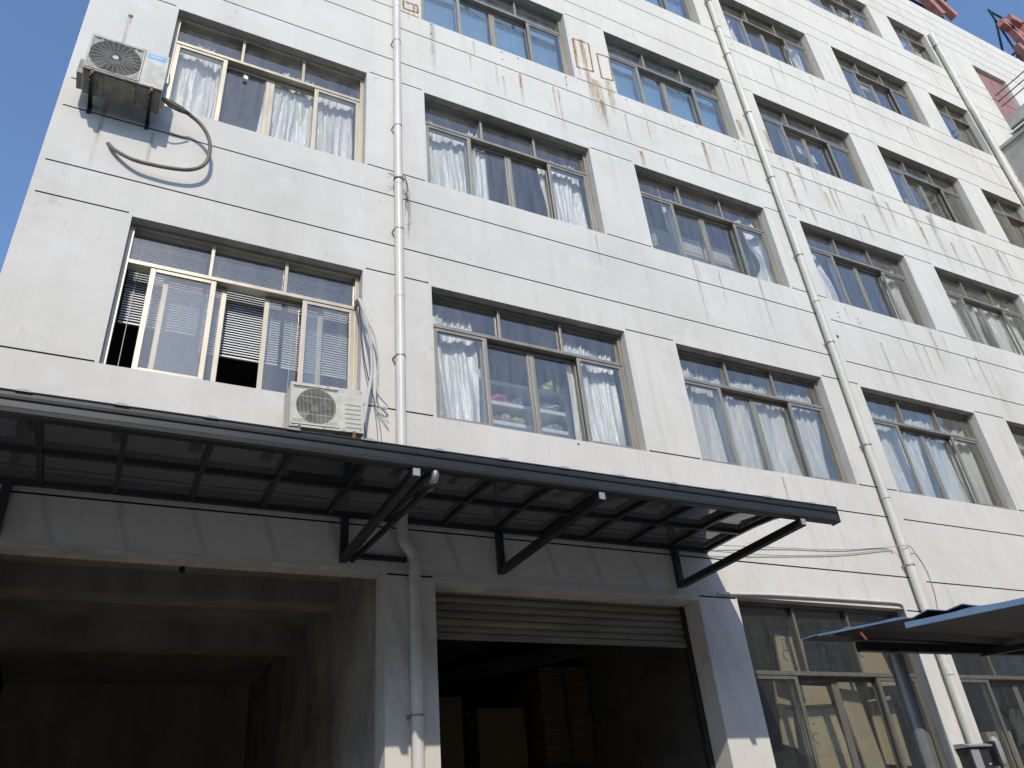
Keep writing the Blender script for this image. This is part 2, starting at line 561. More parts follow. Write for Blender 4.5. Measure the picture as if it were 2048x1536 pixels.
GXL = -0.845
def gaps(z, e=.034):
    out = [(GXL, COLS[0][0] - e, z)]
    for a, b in zip(COLS, COLS[1:]):
        out.append((a[1] + e, b[0] - e, z))
    out.append((COLS[-1][1] + e, XR, z))
    return out
JOG = .034
def split_pipe(z, dz=JOG):
    # the plasterer's line jumps a little at the middle pipe (piece starts at z)
    return [(GXL, 9.72, z + dz), (9.98, XR, z)]
for f in (2, 3, 4, 5, 6):
    s, t = ROWS[f]
    # piers between windows
    edges = [XL] + [v for c in COLS for v in c] + [XR]
    for i in range(0, len(edges), 2):
        a, b = edges[i], edges[i + 1]
        if f == 6 and b == XR:
            wall_piece('wall_pier', a, 20.41, s, t, [(a + .034, 20.38, s + .004)])
            wall_piece('wall_pier', 21.95, b, s, t, [(21.98, b, s + .004)])
            continue
        wall_piece('wall_pier', a, b, s, t, [((GXL if i == 0 else a + .034), (XR if b == XR else b - .034), s + .004)])
    B = t + .459 - (JOG if f < 4 else 0)
    wall_piece('wall_band', XL, XR, t, B, gaps(t + .028))
    if f < 6:
        s2 = ROWS[f + 1][0]
        C = s2 - .42 - (JOG if f < 3 else 0)
        if f == 5:   # the door on the sixth floor cuts these bands
            wall_piece('wall_band', XL, 20.41, B, C, [(GXL, 20.38, B)])
            wall_piece('wall_band', 21.95, XR, B, C, [(21.98, XR, B)])
            wall_piece('wall_band', XL, 20.41, C, s2, [(GXL, 20.38, C)])
            wall_piece('wall_band', 21.95, XR, C, s2, [(21.98, XR, C)])
        else:
            wall_piece('wall_band', XL, XR, B, C, split_pipe(B) if f < 4 else [(GXL, XR, B)])
            wall_piece('wall_band', XL, XR, C, s2, split_pipe(C) if f < 3 else [(GXL, XR, C)])
    else:
        for za, zb in ((B, 21.72), (21.72, 22.18), (22.18, TOP)):
            wall_piece('wall_band', XL, XR, za, zb, [(GXL, XR, za)])
# ground floor: openings
OPEN = [(-0.52, 2.60, 3.98), (3.077, 6.116, 3.90), (6.66, 9.37, 3.965), (9.945, 12.62, 3.965), (13.5, 16.2, 3.965)]
px0 = XL
for i, (a, b, zt) in enumerate(OPEN):
    wall_piece('wall_pier', px0, a, 0, 3.90, [])
    px0 = b
wall_piece('wall_pier', px0, XR, 0, 3.90, [])
xs_ = [XL] + [v for o_ in OPEN for v in o_[:2]] + [XR]
tops = {0: 3.98, 1: 3.90, 2: 3.965, 3: 3.965, 4: 3.965}
for i in range(0, len(xs_), 2):
    wall_piece('wall_pier', xs_[i], xs_[i + 1], 3.90, 3.98, [(xs_[i] + .02, xs_[i + 1] - .02, 3.938)])
for i, zt in tops.items():
    if zt < 3.979:
        wall_piece('wall_band', OPEN[i][0], OPEN[i][1], zt, 3.98, [])
wall_piece('wall_band', XL, XR, 3.98, 4.345, [])
wall_piece('wall_band', XL, XR, 4.345, 5.215, split_pipe(4.345))
wall_piece('wall_band', XL, XR, 5.215, 5.650, split_pipe(5.216, 0))
# cill walls under the ground floor windows
for a, b, zt in OPEN[2:]:
    wall_piece('wall_band', a, b, 0, 1.25, [])

# shell: side, back, roof, slabs, partitions
DP = 9.0
MB().box(XL, XL + .24, TH, DP, 0, TOP).build('side_wall', 'wall', fac)
MB().box(XR - .24, XR, TH, DP, 0, TOP).build('side_wall', 'wall', fac)
MB().box(XL + .24, XR - .24, DP - .24, DP, 0, TOP).build('rear_wall', 'interior', fac)
for zf in (4.62, 8.25, 11.63, 15.0, 18.42, 21.85):
    m = MB().box(XL + .24, XR - .24, TH, DP - .24, zf - .14, zf)
    m.build('floor_slab', 'interior', fac)
for f, zf, zt in ((2, 4.62, 8.11), (3, 8.25, 11.49), (4, 11.63, 14.86), (5, 15.0, 18.28), (6, 18.42, 21.71)):
    for x in (2.72, 6.2, 9.66, 13.15, 16.6):
        MB().box(x, x + .14, TH + .5, DP - .24, zf, zt).build('partition_wall', 'interior', fac)
    MB().box(XL + .24, XR - .24, 4.6, 4.72, zf, zt).build('corridor_wall', 'interior', fac)

# ---- windows
def make_window(f, c, x0, x1, z0, z1, n_up=3, trans=.445, sashes=None, alu='alu', yf=.11, gl='glass'):
    W, H = x1 - x0, z1 - z0
    win = empty('window', (x0, yf, z0), fac)
    fr = MB()
    e = .048; d = .118
    zt = H - trans                       # top of transom
    e0 = .0015
    fr.box(e0, e, 0, d, e0, H - e0); fr.box(W - e, W - e0, 0, d, e0, H - e0)
    fr.box(e, W - e, 0, d, H - .03, H - e0); fr.box(e, W - e, 0, d, e0, .04)
    fr.box(e, W - e, -.006, d, zt - .045, zt)
    for i in range(1, n_up):
        xm = e + (W - 2 * e) * i / n_up
        fr.box(xm - .017, xm + .017, .004, d - .01, zt, H - .03)
    fr.build('frame', alu, win, .003)
    ux = [e] + [e + (W - 2 * e) * i / n_up for i in range(1, n_up)] + [W - e]
    for i in range(n_up):
        a = ux[i] + (.021 if i else 0); b = ux[i + 1] - (.021 if i < n_up - 1 else 0)
        MB().box(a, b, .045, .050, zt, H - .03).build('pane', gl, win)
    zl, zh = .04, zt - .045
    if sashes is None:
        q = (W - 2 * e) / 4
        sashes = [(e, e + q + .03, 0), (e + q - .03, W / 2, 1), (W / 2, e + 3 * q + .03, 1), (e + 3 * q - .03, W - e, 0)]
    for a, b, tr in sashes:
        y = .004 if tr == 0 else .082
        sm = MB()
        st = .05
        sm.box(a, a + st, y, y + .03, zl, zh); sm.box(b - st, b, y, y + .03, zl, zh)
        sm.box(a + st, b - st, y, y + .03, zl, zl + .055); sm.box(a + st, b - st, y, y + .03, zh - .042, zh)
        sm.build('sash', alu, win, .003)
        MB().box(a + st, b - st, y + .012, y + .017, zl + .055, zh - .042).build('pane', gl, win)
    return win
for f, (s, t) in ROWS.items():
    for c, (a, b) in enumerate(COLS):
        if f == 2 and c == 0:
            make_window(f, c, a, b, s, t, alu='alu_sunlit', sashes=[(.255, .868, 0), (.388, .986, 1), (1.363, 1.975, 1), (1.735, 2.292, 0)])
        elif f == 3 and c == 0:
            make_window(f, c, a, b, s, t, alu='alu_sunlit')
        elif c == 5:
            make_window(f, c, a, b, s, t, n_up=2, sashes=[(.048, .79, 0), (.74, 1.482, 1)])
        else:
            make_window(f, c, a, b, s, t)
for k, (a, b, zt) in enumerate(OPEN[2:]):
    make_window(1, 2 + k, a, b, 1.25, zt, trans=.755, yf=.12, alu='alu_dark', gl='glass_clear')

# ---- roller shutter in the second opening
sh = empty('roller_shutter', (0, .30, 3.52), fac)
a, b = 3.079, 6.114
prof = [(0, 0), (-.012, .012), (-.016, .035), (-.012, .058), (0, .070), (.006, .070), (.006, 0)]
for i in range(7):
    zz = .005 + i * .073
    m = MB(); m.sweepx([(y, z + zz) for y, z in prof], a, b)
    m.build('slat', 'shutter', sh)
MB().box(a, b, -.02, .02, -.05, .003).build('bottom_bar', 'shutter', sh, .004)
MB().box(a, a + .05, -.03, .03, -3.5, .40).build('guide_rail', 'steel_dark', sh)
MB().box(b - .05, b, -.03, .03, -3.5, .40).build('guide_rail', 'steel_dark', sh)

# ---- ground floor rooms
CEIL = 4.36
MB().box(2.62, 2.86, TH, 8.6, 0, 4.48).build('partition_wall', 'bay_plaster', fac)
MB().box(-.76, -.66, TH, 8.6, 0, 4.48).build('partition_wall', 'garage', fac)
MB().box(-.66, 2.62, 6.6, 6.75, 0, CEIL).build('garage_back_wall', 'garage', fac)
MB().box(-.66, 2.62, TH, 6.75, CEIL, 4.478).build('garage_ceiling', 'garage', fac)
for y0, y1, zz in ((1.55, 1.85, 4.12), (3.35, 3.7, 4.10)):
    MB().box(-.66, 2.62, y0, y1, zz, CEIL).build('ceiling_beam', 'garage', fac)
MB().box(6.2, 6.4, TH, 8.6, 0, 4.48).build('partition_wall', 'dark_plaster', fac)
MB().bar((4.2, 3.6, 3.75), (5.6, .9, 3.68), .14, .14).build('ceiling_duct', 'steel_dark', fac)

# ---- door on the sixth floor
door = empty('door', (20.41, .10, 18.09), fac)
MB().box(.002, 1.538, .03, .07, 0, 2.37).build('door_frame', 'wood_door', door)
for x0, x1 in ((.05, .765), (.775, 1.49)):
    m = MB(); m.box(x0, x1, 0, .028, .01, 2.32)
    for z0, z1 in ((.12, 1.0), (1.12, 2.2)):
        m.box(x0 + .10, x1 - .10, -.012, -.001, z0, z1)
    m.build('door_leaf', 'wood_door', door)
MB().box(20.41, 21.95, .0, TH, 20.459, 20.776).build('door_lintel', 'wall', fac)
MB().box(20.41, 21.95, .002, TH, 18.008, 18.086).build('door_sill', 'concrete', fac)

# ---- wall marks: rust runs, grime runs, rust outlines, anchor holes
def stain(x, z, h, wd, mat, lean=0.0, y=-.0025):
    m = MB()
    m.add([(x - wd / 2 + lean, y, z - h), (x + wd / 2 + lean, y, z - h), (x + wd / 2, y, z), (x - wd / 2, y, z)], [(0, 1, 2, 3)])
    m.uv = [(0, 0), (1, 0), (1, 1), (0, 1)]
    return m.build('rust_run' if 'dark' not in mat else 'grime_run', mat, fac)
for x, z, z2, wd, mt in [(4.75, 12.0, 11.30, .07, 'stain_rust'), (6.26, 12.1, 11.4, .10, 'stain_rust'), (6.84, 11.15, 10.8, .10, 'stain_rust'),
        (8.29, 11.98, 11.1, .10, 'stain_rust'), (9.15, 11.95, 11.25, .06, 'stain_ochre'), (9.40, 13.05, 12.5, .16, 'stain_rust'),
        (10.05, 13.05, 12.35, .14, 'stain_rust'), (10.25, 12.04, 11.05, .10, 'stain_rust'), (11.12, 11.85, 11.2, .10, 'stain_ochre'),
        (12.95, 12.25, 11.5, .12, 'stain_ochre'), (13.74, 11.85, 11.2, .12, 'stain_rust'), (14.58, 11.7, 10.9, .12, 'stain_ochre'),
        (13.70, 12.6, 11.5, .16, 'stain_ochre'), (12.02, 11.6, 10.9, .10, 'stain_ochre'), (6.08, 13.6, 11.9, .13, 'stain_rust'),
        (6.48, 12.7, 11.8, .16, 'stain_ochre'), (6.20, 12.6, 11.5, .3, 'stain_ochre'), (2.95, 12.72, 12.3, .05, 'stain_ochre'),
        (3.04, 12.72, 12.45, .05, 'stain_rust'), (5.92, 13.5, 12.5, .08, 'stain_rust'), (7.0, 10.4, 9.6, .05, 'stain_ochre'),
        (3.32, 12.42, 11.2, .10, 'stain_dark'), (5.42, 11.97, 10.8, .05, 'stain_dark'), (6.68, 11.97, 11.2, .05, 'stain_dark'),
        (4.45, 11.8, 11.3, .05, 'stain_dark'), (7.3, 11.18, 10.8, .05, 'stain_dark'), (10.32, 11.35, 10.8, .05, 'stain_dark'),
        (11.67, 11.3, 10.55, .06, 'stain_dark'), (11.82, 9.5, 8.6, .06, 'stain_dark'), (12.5, 9.05, 8.55, .05, 'stain_dark'),
        (13.55, 8.7, 7.75, .08, 'stain_dark'), (11.0, 8.4, 7.45, .09, 'stain_dark'), (8.6, 9.5, 8.0, .07, 'stain_dark'),
        (7.34, 9.08, 7.85, .05, 'stain_dark'), (15.4, 11.9, 10.8, .14, 'stain_dark'), (16.2, 12.0, 11.0, .2, 'stain_dark'),
        (12.6, 12.3, 11.1, .16, 'stain_dark'), (14.2, 12.3, 11.0, .2, 'stain_dark'), (10.6, 12.3, 11.5, .12, 'stain_dark'),
        (-.47, 8.9, 7.9, .05, 'stain_ochre'), (.02, 8.6, 8.1, .05, 'stain_ochre'), (-.47, 10.34, 9.4, .05, 'stain_dark'), (7.9, 5.6, 5.0, .05, 'stain_dark')]:
    stain(x, z, z - z2, wd, mt)
rr = random.Random(21)
for i in range(46):
    x = rr.uniform(9.95, 18.2)
    z = rr.choice((12.40, 12.02, 12.02, 11.22, 8.98, 8.62, 15.75, 15.4))
    if x < 9.9 or (abs(x - 9.65) < .12):
        continue
    h = rr.uniform(.35, 1.1) if z > 10 else rr.uniform(.3, .9)
    if z == 11.22: h = rr.uniform(.2, .42)
    stain(x, z, h, rr.uniform(.025, .07), rr.choice(('stain_dark', 'stain_ochre', 'stain_dark', 'stain_rust') if z > 10 and z < 13 else ('stain_dark', 'stain_dark', 'stain_ochre')))
for i in range(16):
    x = rr.uniform(3.4, 9.4)
    stain(x, rr.choice((12.38, 12.0, 8.98)), rr.uniform(.3, .8), rr.uniform(.02, .05), rr.choice(('stain_dark', 'stain_dark', 'stain_ochre')))
for pts in ([(5.91, 13.53), (6.23, 13.56), (6.21, 12.80), (5.89, 12.76)], [(6.37, 13.37), (6.62, 13.40), (6.60, 12.76), (6.36, 12.72)],
            [(2.87, 12.72), (3.10, 12.74), (3.10, 12.56), (2.88, 12.54)]):
    m = MB()
    for i in range(4):
        p, q = pts[i], pts[(i + 1) % 4]
        m.bar((p[0], -.003, p[1]), (q[0], -.003, q[1]), .030, .004, (0, -1, 0))
    m.build('rusty_bracket_outline', 'rust_patch', fac)
for x, z in [(3.31, 12.4), (3.3, 12.17), (4.47, 12.38), (4.47, 12.2), (4.76, 12.37), (5.63, 12.37), (5.61, 12.17), (6.79, 12.37), (8.28, 12.38),
             (7.94, 12.23), (8.27, 11.96), (9.12, 12.36), (9.11, 12.17), (9.99, 15.61), (10.21, 12.37), (10.22, 12.17), (10.21, 8.81), (10.2, 8.72),
             (10.66, 8.8), (10.67, 8.71), (-.47, 10.36), (9.99, 8.285), (15.0, 15.55), (15.9, 15.6), (16.4, 15.5), (17.3, 15.5), (4.86, 5.60)]:
    r = .028 if (x, z) in ((9.99, 8.285), (-.47, 10.36)) else .013
    MB().tube([(x, -.004, z), (x, .0, z)], r, 8).build('anchor_hole', 'hole_dark', fac)  # flat dark disc; the shade inside the hole is put in its colour

# ------------------------------------------------------------------ curtains, blinds and things in the windows
FW = {1: 'ground', 2: 'second', 3: 'third', 4: 'fourth', 5: 'fifth', 6: 'sixth'}
CW = ['first', 'second', 'third', 'fourth', 'fifth', 'sixth']
def where(f, c):
    return '%s-floor window, %s column from left' % (FW[f], CW[c])

def curtain(name, x0, x1, zt, zb, y, seed, mat='curtain', lean=0.0, folds=9, amp=.028, taper=1.0, tie=None):
    rnd = random.Random(seed)
    W_ = x1 - x0
    nx = max(40, int(W_ * 150)); nz = 30
    ph = [rnd.uniform(0, 6.28) for _ in range(10)]
    # irregular fold centres
    fc = []; xx = 0.0
    while xx < W_:
        xx += rnd.uniform(.035, .13)
        fc.append((xx, rnd.uniform(.4, 1.5), rnd.uniform(.014, .03), rnd.uniform(-.10, .10), rnd.uniform(0, 1)))
    vs = []
    for k in range(nz + 1):
        v = k / nz
        z0_ = zt + (zb - zt) * v
        for i in range(nx + 1):
            u = i / nx
            xl = u * W_
            yy = 0.0
            for (c_, am, sg_, dr, vis) in fc:
                d_ = (xl - c_ - dr * v * (1 if v < .6 else 1.4 - .66 * v)) / (sg_ * (1 + .9 * v * vis))
                if abs(d_) < 3.2:
                    yy -= amp * 1.25 * am * (.45 + .75 * v if vis > .35 else 1.0 - .75 * v) * math.exp(-d_ * d_)
            yy += amp * .7 * math.sin(u * 6 + v * 4 + ph[5]) + amp * .35 * math.sin(xl * 21 + v * 7 + ph[4])
            if v < .16:
                yy += .013 * (1 - v / .16) * math.sin(xl * 95 + ph[1])
            cx = (x0 + x1) / 2
            wsc = 1.0
            if tie:
                tz, tx, tw = tie
                d = (z0_ - tz) / .35
                wsc = 1 - (1 - tw) * math.exp(-d * d)
                cx = cx + (tx - cx) * math.exp(-d * d * .5)
            x = cx + (x0 + W_ * u - (x0 + x1) / 2) * wsc * (1 + (taper - 1) * v) + lean * v
            x += (u - .5) * (.05 * math.sin(v * 3 + ph[6]) - .03 * v)
            z = z0_
            if k == 0:
                z += .03 * math.sin(xl * 95 + ph[1] + 1) + .015 * math.sin(u * 5 + ph[3])
            if k == nz:
                z += .03 * math.sin(u * 7 + ph[6]) + .012 * math.sin(xl * 60 + ph[8])
            vs.append((x, y + yy, z))
    m = MB()
    m.add(vs, [(k * (nx + 1) + i, k * (nx + 1) + i + 1, (k + 1) * (nx + 1) + i + 1, (k + 1) * (nx + 1) + i) for k in range(nz) for i in range(nx)], 0, True)
    o = m.build(name, mat)
    sd = o.modifiers.new('thickness', 'SOLIDIFY'); sd.thickness = .002
    return o

CUR = [  # f, c, x0, x1, side words, material, kw
 (2, 1, 3.24, 3.74, 'left silver curtain', 'curtain', dict(lean=.06, taper=1.15)),
 (2, 1, 4.99, 5.75, 'right silver curtain', 'curtain', dict(lean=.03)),
 (2, 2, 6.70, 7.95, 'left grey curtain', 'curtain_grey', dict(taper=1.03, amp=.032)),
 (2, 2, 7.98, 9.20, 'right grey curtain', 'curtain_grey', dict(taper=1.0, amp=.036)),
 (2, 3, 10.16, 11.40, 'left grey curtain', 'curtain_grey', dict(amp=.034)),
 (2, 3, 11.44, 12.68, 'right grey curtain', 'curtain_grey', dict(amp=.034)),
 (2, 4, 13.62, 14.8, 'grey curtain', 'curtain_grey', dict()),
 (3, 0, 0.05, .60, 'left silver curtain', 'curtain', dict(taper=.98)),
 (3, 0, 1.10, 2.29, 'right silver curtain', 'curtain', dict(lean=-.04, amp=.03)),
 (3, 1, 3.22, 4.15, 'left silver curtain', 'curtain', dict(lean=.04, amp=.032)),
 (3, 1, 5.03, 5.76, 'right silver curtain', 'curtain', dict(lean=.02, amp=.03)),
 (3, 2, 8.78, 9.22, 'knotted silver curtain', 'curtain', dict(tie=(9.75, 9.20, .16), amp=.05)),
 (3, 2, 7.28, 7.56, 'narrow pale curtain', 'curtain_grey', dict(amp=.014)),
 (3, 3, 10.18, 10.62, 'narrow left curtain', 'curtain', dict(lean=.05)),
 (3, 3, 12.22, 12.70, 'narrow right curtain', 'curtain_grey', dict()),
 (3, 4, 13.63, 14.75, 'left grey curtain', 'curtain_grey', dict()),
 (3, 4, 14.85, 16.12, 'right grey curtain', 'curtain', dict()),
 (5, 3, 10.17, 10.62, 'bunched left curtain', 'curtain', dict(lean=.05, amp=.04)),
 (5, 3, 12.20, 12.68, 'bunched right curtain', 'curtain', dict(lean=.03, amp=.04)),
 (6, 4, 13.65, 14.5, 'pale curtain', 'curtain', dict()),
 (6, 4, 15.3, 16.1, 'second pale curtain', 'curtain', dict()),
 (6, 5, 17.05, 18.45, 'pale curtain', 'curtain_grey', dict()),
]
for i, (f, c, x0, x1, wd, mt, kw) in enumerate(CUR):
    s, t = ROWS[f]
    o = curtain('curtain', x0, x1, t - .19, s + .035, .300, 11 + i * 7, mt, **kw)
    tag(o, wd + ' in the ' + where(f, c), 'curtain', 'curtains hanging in the windows')
# blue roller shades
for f, c in ((4, 1), (4, 2), (5, 2), (4, 0)):
    s, t = ROWS[f]; a, b = COLS[c]
    for k in range(2):
        x0 = a + .06 + k * (b - a) / 2; x1 = x0 + (b - a) / 2 - .10
        m = MB(); n = 16
        vs = []
        for j in range(n + 1):
            z = t - .12 + (s + .04 - (t - .12)) * j / n
            for i in range(9):
                x = x0 + (x1 - x0) * i / 8
                vs.append((x, .31 + .012 * math.sin(j * .9 + k) + .006 * math.sin(i * 1.3 + j), z))
        m.add(vs, [(j * 9 + i, j * 9 + i + 1, (j + 1) * 9 + i + 1, (j + 1) * 9 + i) for j in range(n) for i in range(8)], 0, True)
        sh_ = empty('roller_shade')
        m.build('shade_cloth', 'shade_blue', sh_)
        MB().tube([(x0, .315, t - .10), (x1, .315, t - .10)], .022, 10).build('roller', 'shelf', sh_)
        MB().box(x0, x1, .302, .322, s + .015, s + .04).build('hem_bar', 'shelf', sh_)
        tag(sh_, '%s blue roller shade in the %s' % (('left', 'right')[k], where(f, c)), 'blind', 'blue roller shades')
# venetian blinds of the lowest left window
s, t = ROWS[2]
for k, (x0, x1, zb) in enumerate(((.06, .76, 6.34), (.80, 1.56, 6.16), (1.60, 2.28, 6.14))):
    bl = empty('venetian_blind')
    m = MB()
    z = t - .10
    while z > zb + .02:
        m.bar((x0, .33, z), (x1, .33, z), .026, .0012, (0, -.86, .51))
        z -= .030
    tag(m.build('slats', 'slat', bl), kind='stuff')
    MB().box(x0, x1, .315, .345, t - .09, t - .05).build('head_rail', 'slat', bl)
    MB().box(x0, x1, .318, .342, zb - .008, zb + .010).build('bottom_rail', 'slat', bl)
    m = MB()
    for q in (.12, .88):
        xx = x0 + (x1 - x0) * q
        m.tube([(xx, .317, t - .09), (xx, .317, zb)], .0018, 5)
    m.build('ladder_cord', 'slat', bl)
    MB().tube([(x0 + .08, .312, t - .09), (x0 + .08, .310, 5.78)], .003, 5).build('tilt_wand', 'slat', bl)
    tag(bl, ('left white venetian blind, hanging highest, in the lowest left window', 'middle white venetian blind in the lowest left window', 'right white venetian blind in the lowest left window, nearest the drain pipe')[k],
        'blind', 'venetian blinds')
# metal shelf unit in the second window of the second floor
sf = empty('shelf_unit', (4.58, .78, 4.62))
for (x, y) in ((3.98, .60), (5.175, .60), (3.98, .98), (5.175, .98)):
    MB().box(x - .02, x + .02, y - .018, y + .018, 4.62, 6.78).build('post', 'shelf', sf)
for z in (5.80, 6.10, 6.365, 6.65):
    MB().box(3.955, 5.20, .58, 1.0, z - .05, z).build('shelf_board', 'shelf', sf, .003)
for o_ in sf.children:
    o_.location = Vector(o_.location) - sf.location
tag(sf, 'pale metal shelf unit full of bags behind the second-floor window', 'shelf')
def lump(name, cx, cy, cz, rx_, ry_, rz_, mat, seed, label, group):
    rnd = random.Random(seed)
    ph = [rnd.uniform(0, 6.28) for _ in range(6)]
    m = MB(); nu, nv = 16, 10; vs = []
    for j in range(nv + 1):
        th = math.pi * j / nv
        for i in range(nu):
            a = 2 * math.pi * i / nu
            r = 1 + .16 * math.sin(3 * a + ph[0] + j) + .13 * math.sin(5 * a + ph[1] + 2 * j) + .08 * math.sin(9 * a + ph[2])
            zz = math.cos(th)
            vs.append((rx_ * math.sin(th) * math.cos(a) * r, ry_ * math.sin(th) * math.sin(a) * r, rz_ * max(zz, -.75) * (1 + .1 * math.sin(4 * a + ph[3]))))
    m.add(vs, [(j * nu + i, (j + 1) * nu + i, (j + 1) * nu + (i + 1) % nu, j * nu + (i + 1) % nu) for j in range(nv) for i in range(nu)], 0, False)
    o = m.build(name, mat, loc=(cx, cy, cz + rz_ * .75))
    tag(o, label, 'bag', group)
    return o
BG = [(4.26, .72, 6.365, .16, .12, .10, 'bag_pink', 'pink plastic bag on the second-highest visible shelf'),
      (4.50, .70, 6.365, .08, .10, .09, 'bag_clear', 'small clear bag beside the pink bag on the shelf'),
      (5.03, .72, 6.65, .13, .12, .13, 'bag_green', 'yellow-green bag on the top shelf by the post'),
      (4.96, .72, 6.365, .18, .12, .10, 'bag_clear', 'clear crinkled bag on the right of the shelf under the yellow-green bag'),
      (4.17, .70, 6.10, .08, .10, .06, 'bag_pink', 'small pink bag on the middle shelf at the left'),
      (4.32, .68, 6.10, .07, .08, .09, 'bag_clear', 'silvery round bundle on the middle shelf'),
      (4.52, .70, 6.10, .15, .11, .075, 'bag_green', 'flat yellow-green bag on the middle shelf'),
      (5.0, .70, 6.10, .13, .11, .07, 'bag_clear', 'crumpled clear bag on the middle shelf by the right post'),
      (3.86, .52, 5.68, .11, .09, .12, 'bag_pink', 'pink and white bundle low beside the left curtain')]
for i, (x, y, z, a, b, c, mt, lb) in enumerate(BG):
    lump('plastic_bag', x, y, z, a, b, c, mt, 40 + i, lb, 'bags on the shelf')
lump('wrapped_bundle', 15.1, .62, 12.50, .38, .2, .40, 'bag_clear', 91, 'grey plastic-wrapped bundle behind the fourth-floor window, fifth column', 'wrapped bundles')
lump('wrapped_bundle', 15.7, .62, 12.50, .30, .2, .30, 'bag_clear', 92, 'lower grey wrapped bundle in the fourth-floor window, fifth column', 'wrapped bundles')
lump('wrapped_bundle', 10.5, .62, 12.50, .30, .2, .34, 'bag_clear', 93, 'pale wrapped bundle in the fourth-floor window right of the middle pipe', 'wrapped bundles')
# cream cabinets seen through the third window of the third floor
for i, (x0, x1, z1) in enumerate(((7.35, 8.36, 10.33), (8.40, 9.45, 10.31))):
    cb = empty('storage_cabinet', ((x0 + x1) / 2, .84, 8.25))
    ox, oy, oz = cb.location
    MB().box(x0 - ox, x1 - ox, -.12, .3, 0, z1 - oz).build('carcass', 'cabinet', cb, .004)
    for k in range(2):
        xa = x0 - ox + .02 + k * (x1 - x0) / 2; xb = xa + (x1 - x0) / 2 - .04
        MB().box(xa, xb, -.135, -.121, .1, z1 - oz - .34).build('cabinet_door', 'cabinet', cb)
        MB().box(xa, xb, -.135, -.121, z1 - oz - .32, z1 - oz - .03).build('drawer', 'cabinet', cb)
    tag(cb, ('left, taller', 'right, lower')[i] + ' cream storage cabinet behind the third-floor window with the knotted curtain', 'cabinet', 'cream cabinets')
# papers stuck up behind glass
def sheet_thing(name, pts, y, mat, label, cat):
    m = MB(); m.prism(pts, y, y + .004)
    tag(m.build(name, mat), label, cat)
sheet_thing('paper_sheet', [(11.28, 13.50), (11.72, 13.36), (11.75, 13.12), (11.28, 13.30)], .30, 'paper', 'white sheet leaning in the fourth-floor window right of the middle pipe', 'paper')
sheet_thing('paper_sheet', [(14.50, 17.20), (15.00, 17.22), (14.96, 16.84), (14.50, 16.86)], .27, 'paper', 'pale square sheet stuck in the fifth-floor window', 'paper')
sheet_thing('glass_sticker', [(.845, 10.18), (.895, 10.165), (.89, 10.105), (.84, 10.12)], .158, 'sticker_white', 'small white sticker on the third-floor window above the hanging hose', 'sticker')
MB_ = MB(); MB_.box(11.05, 12.0, .5, .9, 12.3, 13.05)
tag(MB_.build('carton', 'cardboard', bevel=.004), 'pale carton behind the leaning white sheet on the fourth floor', 'carton')

# ------------------------------------------------------------------ canopy over the two openings
can = empty('entrance_canopy', (2.7, 0, 4.02))
tag(can, 'dark metal and tinted sheet canopy jutting over the two loading openings', 'canopy')
CX0, CX1 = -1.6, 6.37
def kid(o):
    o.location = Vector(o.location) - can.location
    return o
prof = [(0.0, 4.50), (-.4, 4.497), (-.8, 4.488), (-1.1, 4.462), (-1.35, 4.413), (-1.55, 4.354), (-1.72, 4.292), (-1.86, 4.228)]
rafx = [-1.28, -.745, -.21, .325, .90, 1.48, 2.06, 2.62, 3.175, 3.73, 4.25, 4.77, 5.30, 5.83, 6.345]
for x in rafx:
    m = MB()
    for p, q in zip(prof, prof[1:]):
        m.bar((x, p[0], p[1] - .030), (x, q[0], q[1] - .030), .04, .045)
    kid(m.build('rafter', 'steel_dark', can))
for y, z in ((-.02, 4.468), (-.60, 4.468), (-1.25, 4.408)):
    kid(MB().box(CX0, CX1 - .006, y - .02, y + .0185, z - .028, z + .022).build('purlin', 'steel_dark', can))
# sheets between rafters
for xa, xb in zip(rafx, rafx[1:]):
    m = MB()
    P = prof + [(y, z + .004) for y, z in reversed(prof)]
    m.sweepx(P, xa + .001, xb - .001)
    kid(m.build('roof_sheet', 'sheet', can))
# gutter
gp = [(-1.78, 4.205), (-1.78, 4.095), (-1.80, 4.078), (-1.865, 4.072), (-1.885, 4.083), (-1.888, 4.105), (-1.878, 4.120), (-1.880, 4.160), (-1.892, 4.168), (-1.894, 4.182), (-1.884, 4.192),
      (-1.885, 4.212), (-1.893, 4.220), (-1.886, 4.229), (-1.872, 4.226), (-1.868, 4.215), (-1.866, 4.10), (-1.80, 4.10), (-1.792, 4.205)]
kid(MB().sweepx(gp, CX0, 6.35).build('gutter', 'gutter', can))
for x in [-.236 + .5235 * i for i in range(-2, 13)]:
    m = MB()
    n_ = 6
    pr_ = [p for p in prof if p[0] < -.7] + [(-1.900, 4.212)]
    for p, q in zip(pr_, pr_[1:]):
        vs = []
        for c in (p, q):
            for k_ in range(n_ + 1):
                an = math.pi * k_ / n_
                vs.append((x + .045 * math.cos(an), c[0], c[1] + .006 + .018 * math.sin(an)))
        m.add(vs, [(k_, k_ + 1, n_ + 2 + k_, n_ + 1 + k_) for k_ in range(n_)], 0, True)
    m.add([(x + .045 * math.cos(math.pi * k_ / n_), -1.900, 4.218 + .018 * math.sin(math.pi * k_ / n_)) for k_ in range(n_ + 1)], [tuple(range(n_ + 1))])
    kid(m.build('cover_strip', 'gutter_clip', can))
kid(MB().box(6.35, 6.358, -1.886, -1.782, 4.075, 4.222).build('gutter_end', 'gutter', can))
